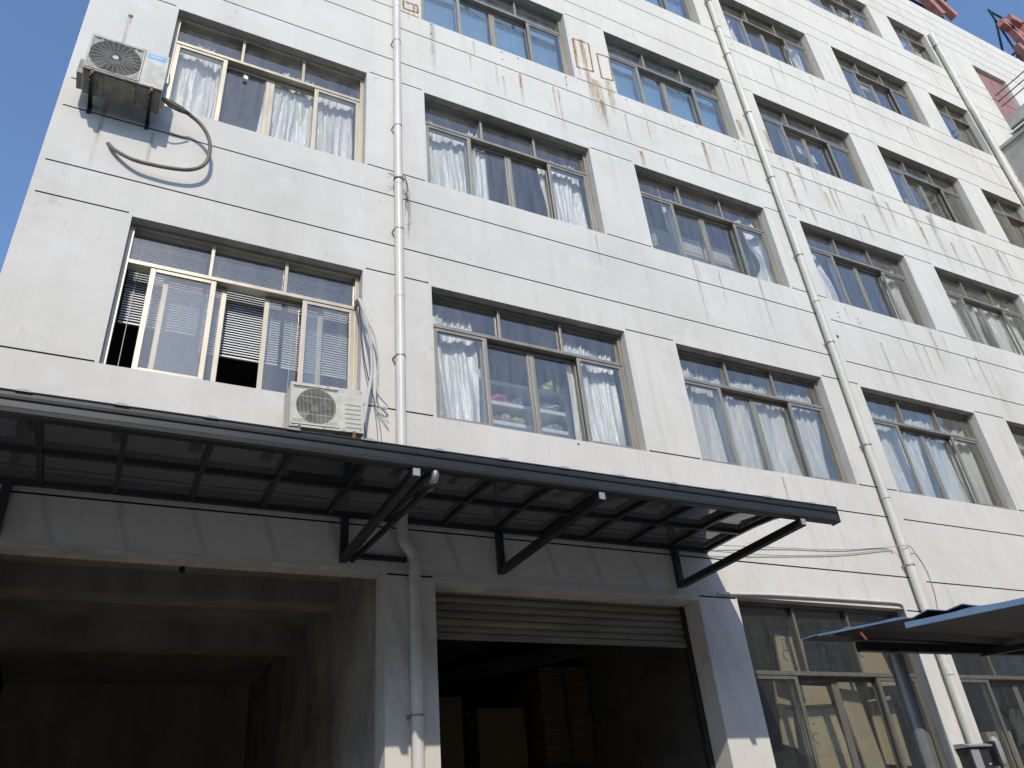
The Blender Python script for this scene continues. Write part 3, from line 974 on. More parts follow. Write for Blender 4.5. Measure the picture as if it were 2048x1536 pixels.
for x in (-.42, 2.21, 3.755, 5.89):
    kid(MB().box(x - .032, x + .032, -.062, -.002, 4.015, 4.44).build('wall_post', 'steel_dark', can))
    kid(MB().box(x - .030, x + .030, -1.865, -.063, 4.005, 4.071).build('arm', 'steel_dark', can))
    kid(MB().box(x - .026, x + .026, -1.872, -1.866, 4.010, 4.066).build('arm_cap', 'gutter_clip', can))
kid(MB().box(2.243, 2.79, -.05, -.012, 4.055, 4.10).build('brace', 'steel_dark', can))
m = MB().tube(smooth_path([(2.36, -1.84, 4.10), (2.36, -1.84, 4.03), (2.355, -1.80, 3.99), (2.345, -1.70, 3.985), (2.285, -.2, 4.02), (2.28, -.09, 4.02)], 5), .026, 10)
kid(m.build('gutter_spout', 'steel_dark', can))
kid(MB().tube(smooth_path([(2.36, -1.84, 4.09), (2.36, -1.842, 4.03), (2.355, -1.81, 3.990), (2.352, -1.74, 3.984)], 5), .029, 12).build('spout_elbow', 'tube_grey', can))

# ------------------------------------------------------------------ drain pipes
def drain(label, path, r, mat, clamps, extra=None, ends=None):
    base = path[-1]
    d = empty('drain_pipe', base)
    B_ = Vector(base)
    d_o = MB().tube([Vector(p) - B_ for p in path], r, 16).build('pipe', mat, d)
    for (x, y, z) in clamps:
        m = MB()
        m.tube([Vector((x, y, z - .009)) - B_, Vector((x, y, z + .009)) - B_], r + .0035, 16)
        for s_ in (-1, 1):
            m.bar(Vector((x + s_ * (r + .004), y, z)) - B_, Vector((x + s_ * (r + .010), -.001, z)) - B_, .012, .022)
        m.build('clamp', 'clamp', d)
    for (x, y, z) in (extra or []):
        MB().tube([Vector((x, y, z - .045)) - B_, Vector((x, y, z + .045)) - B_], r + .0035, 16).build('coupling', mat, d)
    tag(d, label, 'drain pipe', 'white drain pipes')
    return d
drain('white drain pipe bending behind the canopy, down the pillar between openings',
      smooth_path([(2.742, -.075, 22.3), (2.742, -.075, 12), (2.742, -.075, 4.60)], 3) + smooth_path([(2.742, -.075, 4.45), (2.742, -.075, 4.30), (2.765, -.078, 4.22), (2.835, -.08, 4.12), (2.852, -.08, 4.05), (2.852, -.08, 3.9)], 4) + [(2.852, -.08, 0.0)],
      .052, 'pvc', [(2.742, -.075, z) for z in (13.3, 11.57, 9.82, 8.05, 6.27)] + [(2.852, -.08, 2.74)], [(2.742, -.075, z) for z in (8.82, 7.10, 12.4)] + [(2.852, -.08, 3.98)])
drain('long yellowish drain pipe between the third and fourth window columns',
      [(9.665, -.08, 21.9), (9.66, -.08, 12), (9.65, -.08, 0.0)], .055, 'pvc_old', [(9.655, -.085, z) for z in (18.5, 16.75, 14.99, 13.26, 11.56, 9.77, 8.03, 6.27, 4.52)], [(9.652, -.085, z) for z in (8.85, 5.5, 3.2, 15.9)])
drain('white drain pipe with an open top elbow at the far right',
      smooth_path([(18.76, .05, 20.78), (18.74, -.05, 20.80), (18.70, -.10, 20.72), (18.68, -.10, 20.55), (18.66, -.10, 20.2)], 4) + [(18.62, -.09, 17), (18.57, -.09, 0.0)], .074, 'pvc_old', [(18.64, -.09, z) for z in (20.2, 18.4, 16.67, 14.89)], None)

# ------------------------------------------------------------------ air conditioners
def ac_unit(x0, x1, z0, z1, yf, yb, mat, style, rot=0.0):
    W, H, Dp = x1 - x0, z1 - z0, yb - yf
    root = empty('air_conditioner', (x0, yf, z0))
    root.rotation_euler = (0, -rot, 0)
    t = .012
    # casing: shell without a front, so that the fan sits inside
    m = MB()
    m.box(0, W, 0.02, Dp, H - t, H); m.box(0, t, 0.02, Dp, 0, H - t); m.box(W - t, W, .02, Dp, 0, H - t)
    m.box(t, W - t, Dp - t, Dp, 0, H - t)
    m.build('casing', mat, root, .006)
    m = MB().box(t, W - t, .03, Dp - t, -.004, .012)
    m.box(W * .2, W * .26, .05, Dp - .03, -.016, -.004); m.box(W * .62, W * .66, .05, Dp - .03, -.016, -.004)
    m.build('base_pan', 'ac_under', root)
    # front plate with a round hole
    R = H * (.40 if style == 'old' else .455)
    cx, cz = (W * .345, H * .5)
    px0_, px1_ = .0, W * (.67 if style == 'old' else .69)
    m = MB(); n = 48
    sq = []
    ci = []
    for i in range(n):
        a = 2 * math.pi * i / n
        ca, sa = math.cos(a), math.sin(a)
        k = min((px1_ - cx if ca > 0 else cx - px0_) / max(abs(ca), 1e-6), (H - cz if sa > 0 else cz) / max(abs(sa), 1e-6))
        sq.append((cx + ca * k, cz + sa * k)); ci.append((cx + ca * R, cz + sa * R))
    # snap the nearest samples to the corners
    for qx, qz in ((px0_, 0), (px1_, 0), (px0_, H), (px1_, H)):
        j = min(range(n), key=lambda q: (sq[q][0] - qx) ** 2 + (sq[q][1] - qz) ** 2)
        sq[j] = (qx, qz)
    vs = [(x, 0, z) for x, z in sq] + [(x, 0, z) for x, z in ci] + [(x, .10, z) for x, z in ci] + [(x, .02, z) for x, z in sq]
    fs = []
    for i in range(n):
        j = (i + 1) % n
        fs += [(j, i, n + i, n + j), (n + j, n + i, 2 * n + i, 2 * n + j), (i, j, 3 * n + j, 3 * n + i)]
    m.add(vs, fs)
    m.build('front_plate', mat if style == 'old' else 'ac_grime', root)
    m = MB(); m.tube([(cx, .105, cz), (cx, .112, cz)], R + .01, 32); m.build('fan_recess', 'ac_dark', root)
    m = MB()
    m.tube([(cx, .05, cz), (cx, .10, cz)], R * .2, 18)
    for b in range(4):
        a0 = b * math.pi / 2 + .4
        vs = []
        for k in range(6):
            r = R * (.2 + .74 * k / 5)
            for s_, yy in ((-.42, .085), (.42, .055)):
                a = a0 + s_ * (.7 + .3 * k / 5) + .25 * k / 5
                vs.append((cx + r * math.cos(a), yy, cz + r * math.sin(a)))
        m.add(vs, [(2 * k, 2 * k + 1, 2 * k + 3, 2 * k + 2) for k in range(5)], 0, True)
    m.build('fan', 'fan', root)
    # grille
    m = MB()
    if style == 'old':
        nw = 31
        for i in range(nw):
            x = cx - R + 2 * R * (i + .5) / nw
            h = math.sqrt(max(0, R * R - (x - cx) ** 2))
            m.bar((x, -.004, cz - h - .004), (x, -.004, cz + h + .004), .0027, .004, (0, 1, 0))
        for zz in (-.5, .5):
            h = math.sqrt(R * R - (zz * R) ** 2)
            m.bar((cx - h, .001, cz + zz * R), (cx + h, .001, cz + zz * R), .004, .004, (0, 1, 0))
        gm = 'ac_cream'
    else:
        for i in range(1, 17):
            r = R * i / 16.5
            k = 40
            pts = [(cx + r * math.cos(2 * math.pi * q / k), -.006, cz + r * math.sin(2 * math.pi * q / k)) for q in range(k + 1)]
            m.tube(pts, .0026, 4, False)
        for q in range(24):
            a = 2 * math.pi * q / 24
            m.bar((cx + .06 * math.cos(a), -.003, cz + .06 * math.sin(a)), (cx + R * math.cos(a), -.003, cz + R * math.sin(a)), .004, .004, (0, 1, 0))
        m.tube([(cx, -.010, cz), (cx, -.002, cz)], .03, 16)
        gm = 'wire_grey'
    m.build('fan_grille', gm, root)
    # grille surround
    m = MB()
    a, b = .012, px1_ - .012
    e = .010
    for (p, q) in (((a, .03), (b, .03)), ((a, H - .03), (b, H - .03)), ((a, .03), (a, H - .03)), ((b, .03), (b, H - .03))):
        m.bar((p[0], -.003, p[1]), (q[0], -.003, q[1]), e, .008, (0, 1, 0))
    if style == 'old':
        for i in range(34):
            x = a + .02 + (b - a - .04) * i / 33
            m.box(x - .0028, x + .0028, -.004, .0, H - .058, H - .040, 1)
        for i in range(24):
            x = a + .02 + (b - a - .04) * i / 23
            for zz in (.05, .068):
                m.box(x - .003, x + .003, -.002, .0, zz, zz + .008, 1)
    else:
        for i in range(7):
            x = a + .03 + (b - a - .10) * i / 6
            m.box(x, x + .045, -.003, .0, .035, .047, 1)
            m.box(x, x + .045, -.003, .0, H - .055, H - .045, 1)
    m.build('grille_surround', [mat, 'ac_dark'], root)
    # right hand panel
    m = MB().box(px1_ + .001, W, 0, .02, 0, H)
    m.build('side_panel', mat, root, .004)
    m = MB()
    if style == 'old':
        for i in range(6):
            zz = H * (.10 + .105 * i)
            m.box(px1_ + .045, W - .03, -.004, -.0005, zz, zz + .008)
            m.box(px1_ + .045, W - .03, -.0025, -.0005, zz - .006, zz - .001, 1)
        for i in range(9):
            x = px1_ + .05 + i * .015
            m.box(x, x + .006, -.003, -.0005, H * .76, H * .93)
        m.build('louvre', [mat, 'clamp'], root)
        for (x, zz) in ((.03, .02), (W * .45, .015), (W * .72, .015), (W - .03, .03), (W * .5, H - .012), (W - .03, H - .03)):
            MB().tube([(x, -.004, zz), (x, .002, zz)], .006, 8).build('screw', 'rust', root)
    else:
        for i in range(10):
            x = px1_ + .03 + i * .018
            m.box(x, x + .006, -.003, -.0005, H * .12, H * .62)
        m.build('louvre', mat, root)
        m = MB().box(px1_ + .025, W - .03, -.002, -.0003, H * .80, H * .93); m.build('blue_label', 'sticker_blue', root)
        m = MB()
        for i in range(5):
            x = px1_ + .05 + i * .024
            m.bar((x, -.003, H * .84), (x + .012, -.003, H * .89), .006, .001, (0, 1, 0))
            m.bar((x + .012, -.003, H * .89), (x + .020, -.003, H * .845), .005, .001, (0, 1, 0))
        m.build('label_lettering', 'sticker_white', root)
        m = MB().box(-.055, -.001, .10, Dp - .02, .02, H * .42); m.build('coil_guard', 'ac_under', root)
    # service cover on the right flank, brackets
    MB().box(W + .001, W + .03, Dp * .35, Dp * .9, .04, H * .5).build('valve_cover', mat, root, .006)
    for x in (W * .10, W * .84):
        m = MB()
        m.box(x, x + .032, .02, -yf - .002, -.045, -.017)
        m.box(x, x + .005, .02, -yf - .002, -.075, -.045)
        m.box(x, x + .040, -yf - .012, -yf - .002, -.17, -.0455)
        m.box(x, x + .006, .06, -yf - .012, -.10, -.0755)
        m.build('wall_bracket', 'steel_dark' if style != 'old' else 'rust', root)
        MB().box(x + .004, x + .028, .0, .014, -.05, .012).build('bracket_hook', 'rust', root)
    return root
a3 = ac_unit(-.70, .045, 8.785, 9.325, -.435, -.10, 'ac_white', 'new')
tag(a3, 'white outdoor air conditioner with a blue label high up by the building corner', 'air conditioner', 'outdoor air conditioners')
a2 = ac_unit(1.588, 2.262, 5.075, 5.53, -.42, -.14, 'ac_cream', 'old', math.radians(2.0))
tag(a2, 'small cream outdoor air conditioner with vertical grille bars just above the canopy', 'air conditioner', 'outdoor air conditioners')

def cable(name, pts, r, mat, label, cat, sub=6, n=8, radii=None):
    base = Vector(pts[0])
    path = [p - base for p in smooth_path(pts, sub)]
    o = MB().tube(path, r, n).build(name, mat, loc=base)
    return tag(o, label, cat)
cable('insulated_hose', [(.02, -.25, 8.88), (.10, -.25, 8.855), (.24, -.22, 8.83), (.33, -.19, 8.82), (.47, -.17, 8.73), (.57, -.155, 8.56), (.595, -.14, 8.35), (.555, -.13, 8.19), (.45, -.125, 8.09), (.30, -.12, 8.045), (.10, -.11, 8.03), (-.10, -.09, 8.05), (-.28, -.045, 8.16), (-.362, .004, 8.275)], .021, 'hose_tape',
      'tan taped hose looping from the upper air conditioner into the wall', 'hose')
cable('power_cable', [(.02, -.28, 8.87), (.06, -.30, 8.80), (.12, -.29, 8.755), (.22, -.25, 8.76), (.31, -.21, 8.795)], .010, 'cable_black', 'black cable sagging under the upper air conditioner beside its hose', 'cable')
cable('power_cable', [(.03, -.24, 8.90), (.12, -.25, 8.875), (.24, -.23, 8.85), (.34, -.2, 8.815)], .011, 'cable_black', 'black cable lying along the hose at the upper air conditioner', 'cable')
cable('power_cable', [(.06, -.16, 9.4), (.075, -.17, 9.25), (.06, -.18, 9.1), (.055, -.2, 8.95)], .006, 'cable_black', 'thin black cable beside the right flank of the upper air conditioner', 'cable')
cable('insulated_hose', [(2.30, .10, 6.93), (2.285, .0, 6.95), (2.29, -.10, 6.86), (2.33, -.16, 6.62), (2.385, -.16, 6.35), (2.41, -.15, 6.05), (2.40, -.15, 5.85), (2.36, -.17, 5.62), (2.325, -.22, 5.42), (2.30, -.25, 5.30)], .019, 'hose_white',
      'white wrapped hose dropping from the lowest left window to the lower air conditioner', 'hose')
cable('drain_tube', [(2.30, .09, 6.90), (2.29, -.02, 6.90), (2.34, -.09, 6.70), (2.45, -.10, 6.45), (2.49, -.10, 6.15), (2.485, -.09, 5.9), (2.50, -.08, 5.76), (2.60, -.07, 5.65), (2.575, -.06, 5.615), (2.50, -.06, 5.64)], .010, 'hose_white', 'thin white tube curling beside the lower drain-pipe wall', 'tube')
cable('power_cable', [(2.29, .08, 6.88), (2.30, -.02, 6.85), (2.34, -.06, 6.3), (2.385, -.07, 6.0), (2.47, -.05, 5.70), (2.48, -.05, 5.64)], .006, 'cable_black', 'straight dark cable behind the white hose of the lower air conditioner', 'cable')
cable('power_cable', [(2.30, -.20, 5.40), (2.34, -.16, 5.30), (2.365, -.14, 5.18), (2.34, -.16, 5.08), (2.30, -.2, 5.06), (2.29, -.22, 5.12)], .006, 'cable_black', 'dark cable looping under the lower air conditioner', 'cable')
cable('tie_wire', [(2.48, -.02, 5.66), (2.50, -.03, 5.5), (2.515, -.03, 5.3), (2.51, -.03, 5.0)], .0035, 'cable_grey', 'grey wire hanging straight down beside the lower air conditioner', 'wire')
cable('tie_wire', [(2.48, -.02, 5.66), (2.53, -.03, 5.5), (2.555, -.03, 5.3), (2.565, -.03, 5.0)], .003, 'cable_grey', 'thin grey wire hanging nearest the white drain pipe', 'wire')
cable('tie_wire', [(2.48, -.02, 5.66), (2.56, -.05, 5.56), (2.62, -.06, 5.46), (2.58, -.05, 5.50), (2.49, -.03, 5.62)], .0045, 'hose_white', 'pale looped wire end knotted at the dark groove', 'wire')
# frayed wires tied round the first drain pipe
rnd = random.Random(5)
wb = empty('tied_wires', (2.742, -.075, 8.86))
for i in range(9):
    x = .062 + rnd.uniform(-.0, .055)
    L = rnd.uniform(.25, .85)
    pts = [(.0, -.062, 0), (x * .7, -.05, -.02 + rnd.uniform(-.05, .08)), (x, -.02, -.12), (x + rnd.uniform(-.03, .03), -.01, -L * .6), (x + rnd.uniform(-.04, .04), .0, -L)]
    MB().tube(smooth_path(pts, 4), .0022, 4).build('wire_end', 'cable_grey' if i % 2 else 'cable_black', wb)
for i in range(4):
    pts = [(-.055, -.03, rnd.uniform(-.03, .03)), (-.09, -.05, rnd.uniform(-.02, .04)), (-.13 - rnd.uniform(0, .04), -.04, rnd.uniform(-.05, .05))]
    MB().tube(smooth_path(pts, 4), .0024, 4).build('wire_end', 'cable_black', wb)
MB().tube([(0, 0, -.01), (0, 0, .01)], .0635, 16).build('wire_tie', 'cable_black', wb)
tag(wb, 'bundle of frayed thin wires tied round the drain pipe beside the third-floor windows', 'wires')
# house wires at first-floor level on the right
cable('house_wire', [(6.30, -.06, 4.52), (7.5, -.02, 4.60), (8.5, -.02, 4.66), (9.42, -.02, 4.77), (9.62, -.16, 4.76), (9.93, -.02, 4.75), (10.05, -.015, 4.5), (10.04, -.015, 4.2), (9.99, -.015, 4.0)], .005, 'cable_grey', 'upper grey wire running along the wall behind the canopy to the right pipe', 'wire')
cable('house_wire', [(6.30, -.06, 4.45), (7.4, -.02, 4.50), (8.5, -.02, 4.60), (9.40, -.02, 4.735), (9.5, -.015, 4.70)], .005, 'cable_grey', 'lower grey wire running along the wall behind the canopy', 'wire')

# ------------------------------------------------------------------ conduit round the ground floor window
cable('conduit', [(6.39, -.02, 3.985), (6.62, -.025, 3.990), (7.2, -.025, 4.012), (8.0, -.022, 4.022), (8.8, -.022, 4.028), (9.22, -.022, 4.030), (9.31, -.022, 4.012), (9.345, -.022, 3.95), (9.345, -.02, 3.5), (9.335, -.02, 2.5), (9.335, -.02, 1.6)], .017, 'pvc',
      'white plastic conduit framing the top and right side of the ground-floor window', 'conduit', n=10)

# ------------------------------------------------------------------ boxes
def carton(x0, x1, y0, y1, z0, z1, mat, label, group, rz_=0.0, lettering=False, seed=0):
    cx, cy_ = (x0 + x1) / 2, (y0 + y1) / 2
    root = empty('carton', (cx, cy_, z0)); root.rotation_euler = (0, 0, rz_)
    MB().box(x0 - cx, x1 - cx, y0 - cy_, y1 - cy_, .001, z1 - z0).build('body', mat, root, .006)
    MB().box(x0 - cx - .001, x1 - cx + .001, -.03, .03, z1 - z0 - .05, z1 - z0 + .001).build('tape', 'cardboard', root)
    tag(root, label, 'carton', group)
k = 0
ST = [((3.62, 4.42), [.62, .70, .66, .72, .70]), ((4.62, 5.25), [.6, .66, .68, .68, .66])]
nm = ['bottom', 'second', 'third', 'fourth', 'top']
for ci_, ((xa, xb), hs) in enumerate(ST):
    z = 0
    for i, h in enumerate(hs):
        d = random.Random(ci_ * 9 + i).uniform(-.06, .06)
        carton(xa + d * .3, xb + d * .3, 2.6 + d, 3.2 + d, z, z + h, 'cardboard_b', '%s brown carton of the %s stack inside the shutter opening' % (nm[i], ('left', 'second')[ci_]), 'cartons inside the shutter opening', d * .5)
        z += h + .002
for ci_, (xa, xb, ya, n_) in enumerate(((4.95, 5.55, 4.0, 17), (5.45, 6.15, 2.5, 19))):
    z = 0
    rf = random.Random(70 + ci_)
    for i in range(n_):
        h = rf.uniform(.17, .23)
        d = rf.uniform(-.07, .07)
        bd = empty('carton_bundle', ((xa + xb) / 2 + d * .5, ya + .4 + d, z))
        bd.rotation_euler = (0, 0, rf.uniform(-.06, .06))
        for q in range(3):
            e_ = rf.uniform(-.02, .02)
            MB().box(-(xb - xa) / 2 + e_, (xb - xa) / 2 + e_, -.4, .4, h * q / 3 + .001, h * (q + 1) / 3 - .006).build('board', 'cardboard_b', bd)
        MB().box(-.03, .03, -.405, .405, .001, h + .001).build('strap', 'steel_dark', bd)
        tag(bd, '%s strapped flat carton bundle from the floor, %s pile inside the shutter opening' % (('lowest', '2nd', '3rd')[i] if i < 3 else '%dth' % (i + 1), ('back right', 'front right')[ci_]), 'carton bundle', 'strapped carton bundles')
        z += h + .001
# flattened cartons leaning behind the ground-floor window
FL = [(7.60, 3.42, .42, .50, 8, .34, 'tilted tan carton sheet with print above the transom of the ground-floor window'),
      (7.95, 2.55, .56, 1.25, 2, .42, 'large tan carton sheet with print in the middle of the ground-floor window'),
      (8.50, 2.60, .34, 1.15, -4, .36, 'tall narrow tan carton sheet right of the large one'),
      (9.02, 3.52, .52, .80, -3, .38, 'tan carton sheet at the upper right of the ground-floor window'),
      (8.62, 3.00, .26, .40, 0, .50, 'small tan carton sheet half hidden behind the narrow one'),
      (8.98, 2.72, .38, .92, 5, .46, 'tan carton sheet behind the grey post'),
      (7.44, 2.85, .22, .70, 12, .52, 'slanted thin tan carton edge left of the large sheet'),
      (8.35, 2.10, .9, .45, -2, .55, 'low tan carton sheet at the bottom of the ground-floor window')]
for i, (cx, cz, wd, h, ang, y, lb) in enumerate(FL):
    root = empty('carton_sheet', (cx, y, cz - h / 2))
    root.rotation_euler = (math.radians(random.Random(i).uniform(-9, -2)), math.radians(ang), math.radians(random.Random(i + 50).uniform(-6, 6)))
    MB().box(-wd / 2, wd / 2, 0, .028, 0, h).build('board', 'cardboard', root, .004)
    m = MB(); r_ = random.Random(i + 20)
    if i in (0, 1, 3):
        for j in range(5):
            for q in range(2):
                x = -wd * .30 + q * .05; z = h * (.86 - .055 * j)
                m.box(x, x + r_.uniform(.012, .03), -.0015, -.0003, z, z + r_.uniform(.006, .02))
        m.tube([(-wd * .22 + .05 * math.cos(a_ * .45), -.001, h * .52 + .06 * math.sin(a_ * .45)) for a_ in range(2, 12)], .005, 4)
        m.build('print', 'ink', root)
    tag(root, lb, 'carton', 'flattened cartons in the ground-floor window')
for i, (x0, x1, z0, z1) in enumerate(((6.78, 7.26, 1.3, 1.85), (6.80, 7.24, 1.852, 2.35), (6.76, 7.28, 2.352, 2.75), (6.82, 7.2, 2.752, 2.98))):
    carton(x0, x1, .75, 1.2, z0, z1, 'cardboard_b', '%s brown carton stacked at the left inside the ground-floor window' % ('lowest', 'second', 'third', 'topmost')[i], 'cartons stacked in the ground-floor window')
tb = empty('packing_table', (8.0, .8, 0))
MB().box(-1.35, 1.6, -.42, .5, 1.22, 1.27).build('table_top', 'cardboard_b', tb)
for x in (-1.28, 1.52):
    for y in (-.36, .44):
        MB().box(x - .03, x + .03, y - .03, y + .03, 0, 1.22).build('leg', 'steel_dark', tb)
tag(tb, 'long packing table behind the ground-floor window', 'table')
for i, (x0, x1, z0, z1) in enumerate(((10.25, 10.75, 1.9, 2.5), (10.8, 11.3, 2.0, 2.6))):
    carton(x0, x1, .5, .9, z0 - .65, z1, 'cardboard', '%s tan carton low in the last ground-floor window on the right' % ('left', 'right')[i], 'cartons in the last ground-floor window')
# hanging lamp holder in the dark opening
lh = empty('lamp_holder', (.955, .62, 4.36))
MB().tube([(0, 0, 0), (0, 0, -.23)], .004, 6).build('flex', 'cable_black', lh)
MB().tube([(0, 0, -.22), (0, 0, -.25), (0, 0, -.29), (0, 0, -.315)], .03, 12, True, 0, [.014, .022, .026, .018]).build('socket', 'cable_black', lh)
tag(lh, 'small black lamp holder hanging in the dark left opening', 'lamp')

# ------------------------------------------------------------------ sheet metal shelter on the right
shel = empty('shelter', (5.95, -2.55, 0))
tag(shel, 'low blue-edged sheet metal shelter on a grey steel post at the right', 'shelter')
T = Vector((4.50, -2.78, 2.70)); E1 = Vector((1.0, -.047, -.004)); E2 = Vector((.57, -.82, .012))
def sp(a, b, dz=0.0):
    return T + E1 * a + E2 * b + Vector((0, 0, dz)) - shel.location
def roof_sheet(name, a0, a1, b0, b1, dz, mats, curl=0.0):
    m = MB(); na, nb = 60, 10
    vs = []
    for lay in (0, .006):
        for j in range(nb + 1):
            for i in range(na + 1):
                a = a0 + (a1 - a0) * i / na; b = b0 + (b1 - b0) * j / nb
                z = .016 * math.sin(b * 26) + curl * math.exp(-(a - a0) * 5) + .012 * math.sin(a * 2.1 + b)
                vs.append(sp(a, b, dz + z + lay))
    N = (na + 1) * (nb + 1)
    fs = []; mi = []
    for j in range(nb):
        for i in range(na):
            q = j * (na + 1) + i
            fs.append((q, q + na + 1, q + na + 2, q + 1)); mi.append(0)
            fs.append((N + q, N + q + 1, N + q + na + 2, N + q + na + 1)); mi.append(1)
    for i in range(na):
        for j, fl in ((0, 0), (nb, 1)):
            q = j * (na + 1) + i
            fs.append((q, q + 1, N + q + 1, N + q)); mi.append(1)
    for j in range(nb):
        for i in (0, na):
            q = j * (na + 1) + i
            fs.append((q, N + q, N + q + na + 1, q + na + 1)); mi.append(1)
    for f_, k_ in zip(fs, mi):
        pass
    m.v = [tuple(v) for v in vs]; m.f = fs; m.mi = mi; m.sm = [False] * len(fs)
    return m.build(name, mats, shel)
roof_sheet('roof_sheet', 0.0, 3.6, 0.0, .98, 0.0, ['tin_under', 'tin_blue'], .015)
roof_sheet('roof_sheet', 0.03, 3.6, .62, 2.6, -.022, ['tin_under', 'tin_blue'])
# blue edge flashing along the near edges
m = MB(); m.bar(sp(-.01, .12, .022), sp(-.01, .66, .020), .010, .012, (0, 0, 1)); m.build('edge_strip', 'tin_blue', shel)
m = MB(); m.bar(sp(.02, .62, -.020), sp(.02, 2.6, -.010), .015, .034, (0, 0, 1)); m.build('edge_strip', 'tin_blue', shel)
for a_ in (1.6, 2.9):
    m = MB(); m.bar(sp(a_, .03, -.050), sp(a_, 2.6, -.072), .045, .04); m.build('purlin', 'tin_under', shel)
m = MB(); m.bar(sp(.01, .36, -.010), sp(.035, .365, -.055), .010, .014); m.build('red_bracket', 'red_paint', shel)
for b_ in (.06, 1.9):
    m = MB(); m.bar(sp(.40, b_, -.030), sp(3.6, b_, -.034), .05, .058); m.build('beam', 'tin_under', shel)
pb = Vector((5.25, -2.855, 0)) - shel.location
MB().tube([pb, pb + Vector((0, 0, 2.62))], .052, 16).build('post', 'tube_grey', shel)
MB().box(pb.x - .1, pb.x + .1, pb.y - .1, pb.y + .1, 0, .012).build('base_plate', 'tube_grey', shel)
pb2 = Vector((8.1, -2.72, 0)) - shel.location
MB().tube([pb2, pb2 + Vector((0, 0, 2.6))], .052, 16).build('post', 'tube_grey', shel)
pb3 = Vector((6.95, -4.5, 0)) - shel.location
MB().tube([pb3, pb3 + Vector((0, 0, 2.62))], .052, 16).build('post', 'tube_grey', shel)

# ------------------------------------------------------------------ wall devices by the right pipe
mb_ = empty('meter_box', (9.60, 0, 1.75))
MB().box(-.17, .17, -.16, -.002, 0, .60).build('box', 'steel_dark', mb_, .01)
m = MB(); m.sweepx([(-.20, .60), (-.205, .615), (-.10, .645), (-.002, .650), (-.002, .602)], -.20, .20); m.build('hood', 'device_grey', mb_)
MB().box(-.15, -.01, -.166, -.161, .25, .58).build('door', 'device_grey', mb_)
MB().tube([(.10, -.172, .42), (.10, -.158, .42)], .010, 8).build('lamp', 'sticker_white', mb_)
tag(mb_, 'dark hooded meter box on the wall below the right drain pipe', 'meter box')
dv = empty('wall_horn', (9.97, -.02, 2.15))
m = MB()
prof_ = [(0, -.01), (.045, .0), (.065, .05), (.068, .15), (.062, .24), (.04, .30), (0, .315)]
n = 16; vs = []
for (r, z) in prof_:
    for j in range(n):
        a = 2 * math.pi * j / n
        vs.append((r * math.cos(a) * 1.0, r * math.sin(a) * .7 - .11, z))
m.add(vs, [(i * n + j, i * n + (j + 1) % n, (i + 1) * n + (j + 1) % n, (i + 1) * n + j) for i in range(len(prof_) - 1) for j in range(n)], 0, True)
m.build('shell', 'device_grey', dv)
MB().box(-.085, -.04, -.15, -.0, .0, .26).build('back_plate', 'steel_dark', dv, .012)
MB().tube(smooth_path([(-.02, -.10, .0), (.0, -.10, -.10), (-.02, -.06, -.2), (-.05, -.02, -.3)], 4), .016, 8).build('lead', 'cable_black', dv)
tag(dv, 'grey rounded device on a dark plate beside the last ground-floor window', 'device')

# ------------------------------------------------------------------ annex with landing at far right
ax = empty('stair_annex', (19.15, -3, 0))
tag(ax, 'grey concrete stair annex standing against the front at the far right', 'building')
def kid2(o):
    o.location = Vector(o.location) - ax.location
kid2(MB().box(19.15, 27, -4.0, -.003, 0, 16.32).build('wall', 'concrete', ax))
kid2(MB().box(19.10, 27.05, -4.05, -.004, 16.321, 16.42).build('roof_slab', 'concrete', ax))
ld_ = empty('landing', (20.42, -1.6, 17.71))
tag(ld_, 'concrete landing with thin steel rails outside the red-brown door at the top right', 'landing')
def kid3(o):
    o.location = Vector(o.location) - ld_.location
kid3(MB().box(20.42, 25, -2.6, -.003, 17.71, 18.09).build('slab', 'concrete', ld_))
for z in (18.53, 18.75, 18.98):
    kid3(MB().tube([(20.45, -.07, z), (20.45, -2.55, z)], .016, 8).build('rail', 'steel_dark', ld_))
for y in (-1.3, -2.55):
    kid3(MB().tube([(20.45, y, 18.091), (20.45, y, 19.0)], .02, 8).build('rail_post', 'steel_dark', ld_))
for x, y in ((23.5, -2.3),):
    kid3(MB().box(x - .15, x + .15, y - .15, y + .15, 16.42, 17.709).build('column', 'concrete', ld_))
gb = empty('glazed_box', (19.75, -.94, 16.42))
m = MB().box(.01, 1.3, .01, .78, .01, .60); m.build('glass', 'glass_green', gb)
m = MB()
for p, q in (((0, 0, 0), (0, 0, .63)), ((1.31, 0, 0), (1.31, 0, .63)), ((0, .79, 0), (0, .79, .63)), ((0, 0, .62), (1.31, 0, .62)), ((0, 0, .62), (0, .79, .62)), ((0, 0, .02), (0, .79, .02)), ((0, 0, .02), (1.31, 0, .02))):
    m.bar(p, q, .04, .04)
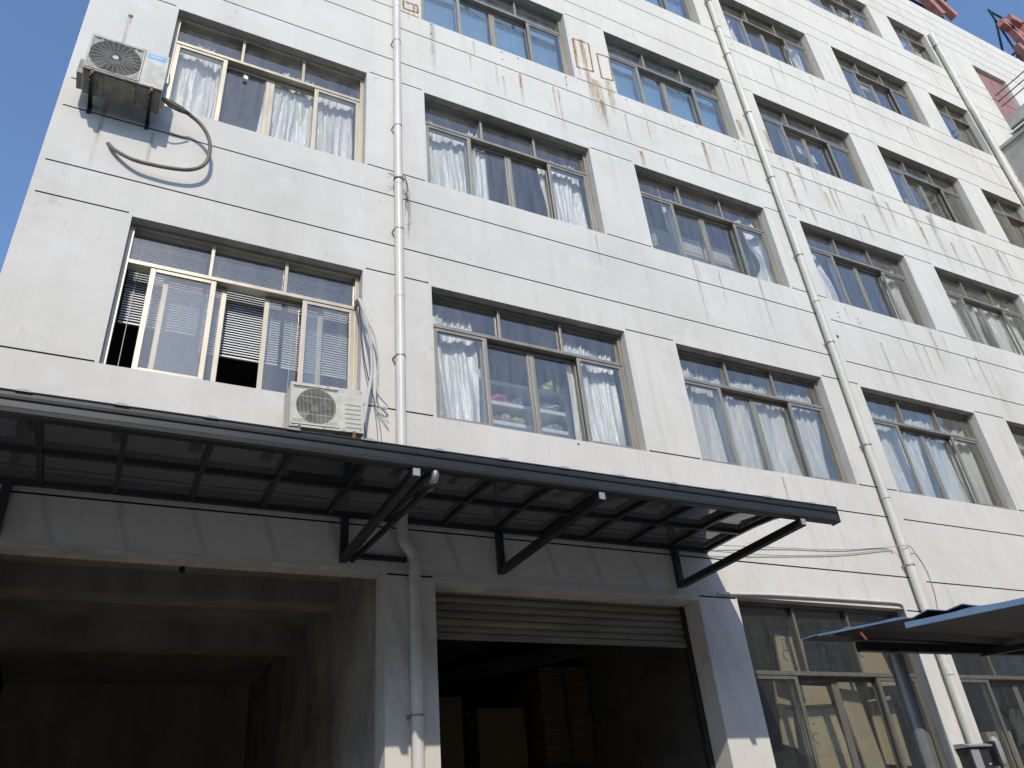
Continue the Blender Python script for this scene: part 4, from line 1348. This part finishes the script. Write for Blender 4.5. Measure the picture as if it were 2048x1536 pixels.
m.build('frame', 'shelf', gb)
MB().box(.2, 1.1, .2, .6, .02, .5).build('core', 'tin_under', gb)
tag(gb, 'green glazed metal box on the roof of the grey annex', 'box')

# ------------------------------------------------------------------ rooftop sign
sg = empty('rooftop_sign', (23, .3, TOP))
tag(sg, 'red character sign on a dark steel frame along the roof edge', 'sign')
def kid4(o):
    o.location = Vector(o.location) - sg.location
    return o
def stroke(char, pts, wd):
    for p, q in zip(pts, pts[1:]):
        char.bar((p[0], .30, p[1]), (q[0], .30, q[1]), wd, .22, (0, -1, 0))
m = MB(); stroke(m, [(20.35, 24.95), (21.25, 23.72)], .34); stroke(m, [(21.0, 25.2), (22.15, 24.15)], .30); stroke(m, [(20.0, 25.3), (22.3, 25.3)], .3); stroke(m, [(21.2, 25.3), (21.2, 26.4)], .3)
kid4(m.build('sign_character', 'sign_red', sg))
m = MB(); stroke(m, [(25.6, 25.9), (26.9, 25.6), (28.6, 25.6)], .30); stroke(m, [(26.6, 26.75), (28.9, 26.9)], .3); stroke(m, [(25.9, 26.2), (26.5, 24.9)], .3); stroke(m, [(27.4, 26.8), (27.2, 25.0)], .3)
stroke(m, [(25.65, 24.62), (26.0, 24.1), (27.2, 23.75), (28.6, 23.9)], .32); stroke(m, [(26.3, 25.0), (28.6, 25.0)], .28)
kid4(m.build('sign_character', 'sign_red', sg))
for p, q in (((26.1, .52, 22.2), (26.1, .52, 27.3)), ((26.1, .52, 27.2), (30, .52, 27.2)), ((26.1, .52, 26.6), (26.1, 1.6, 22.2)), ((26.1, .52, 24.8), (26.1, 1.05, 24.8)), ((26.1, .52, 24.9), (30, .52, 24.9)),
             ((26.1, .52, 24.7), (25.0, .4, 23.4)), ((21.9, .52, 22.2), (21.9, .52, 26.0)), ((19.5, .52, 24.4), (21.95, .52, 24.4)), ((20.2, .52, 22.2), (20.2, .52, 26.0)), ((26.0, .5, 24.2), (25.7, .5, 23.2))):
    kid4(MB().bar(p, q, .06, .06).build('frame_bar', 'steel_dark', sg))
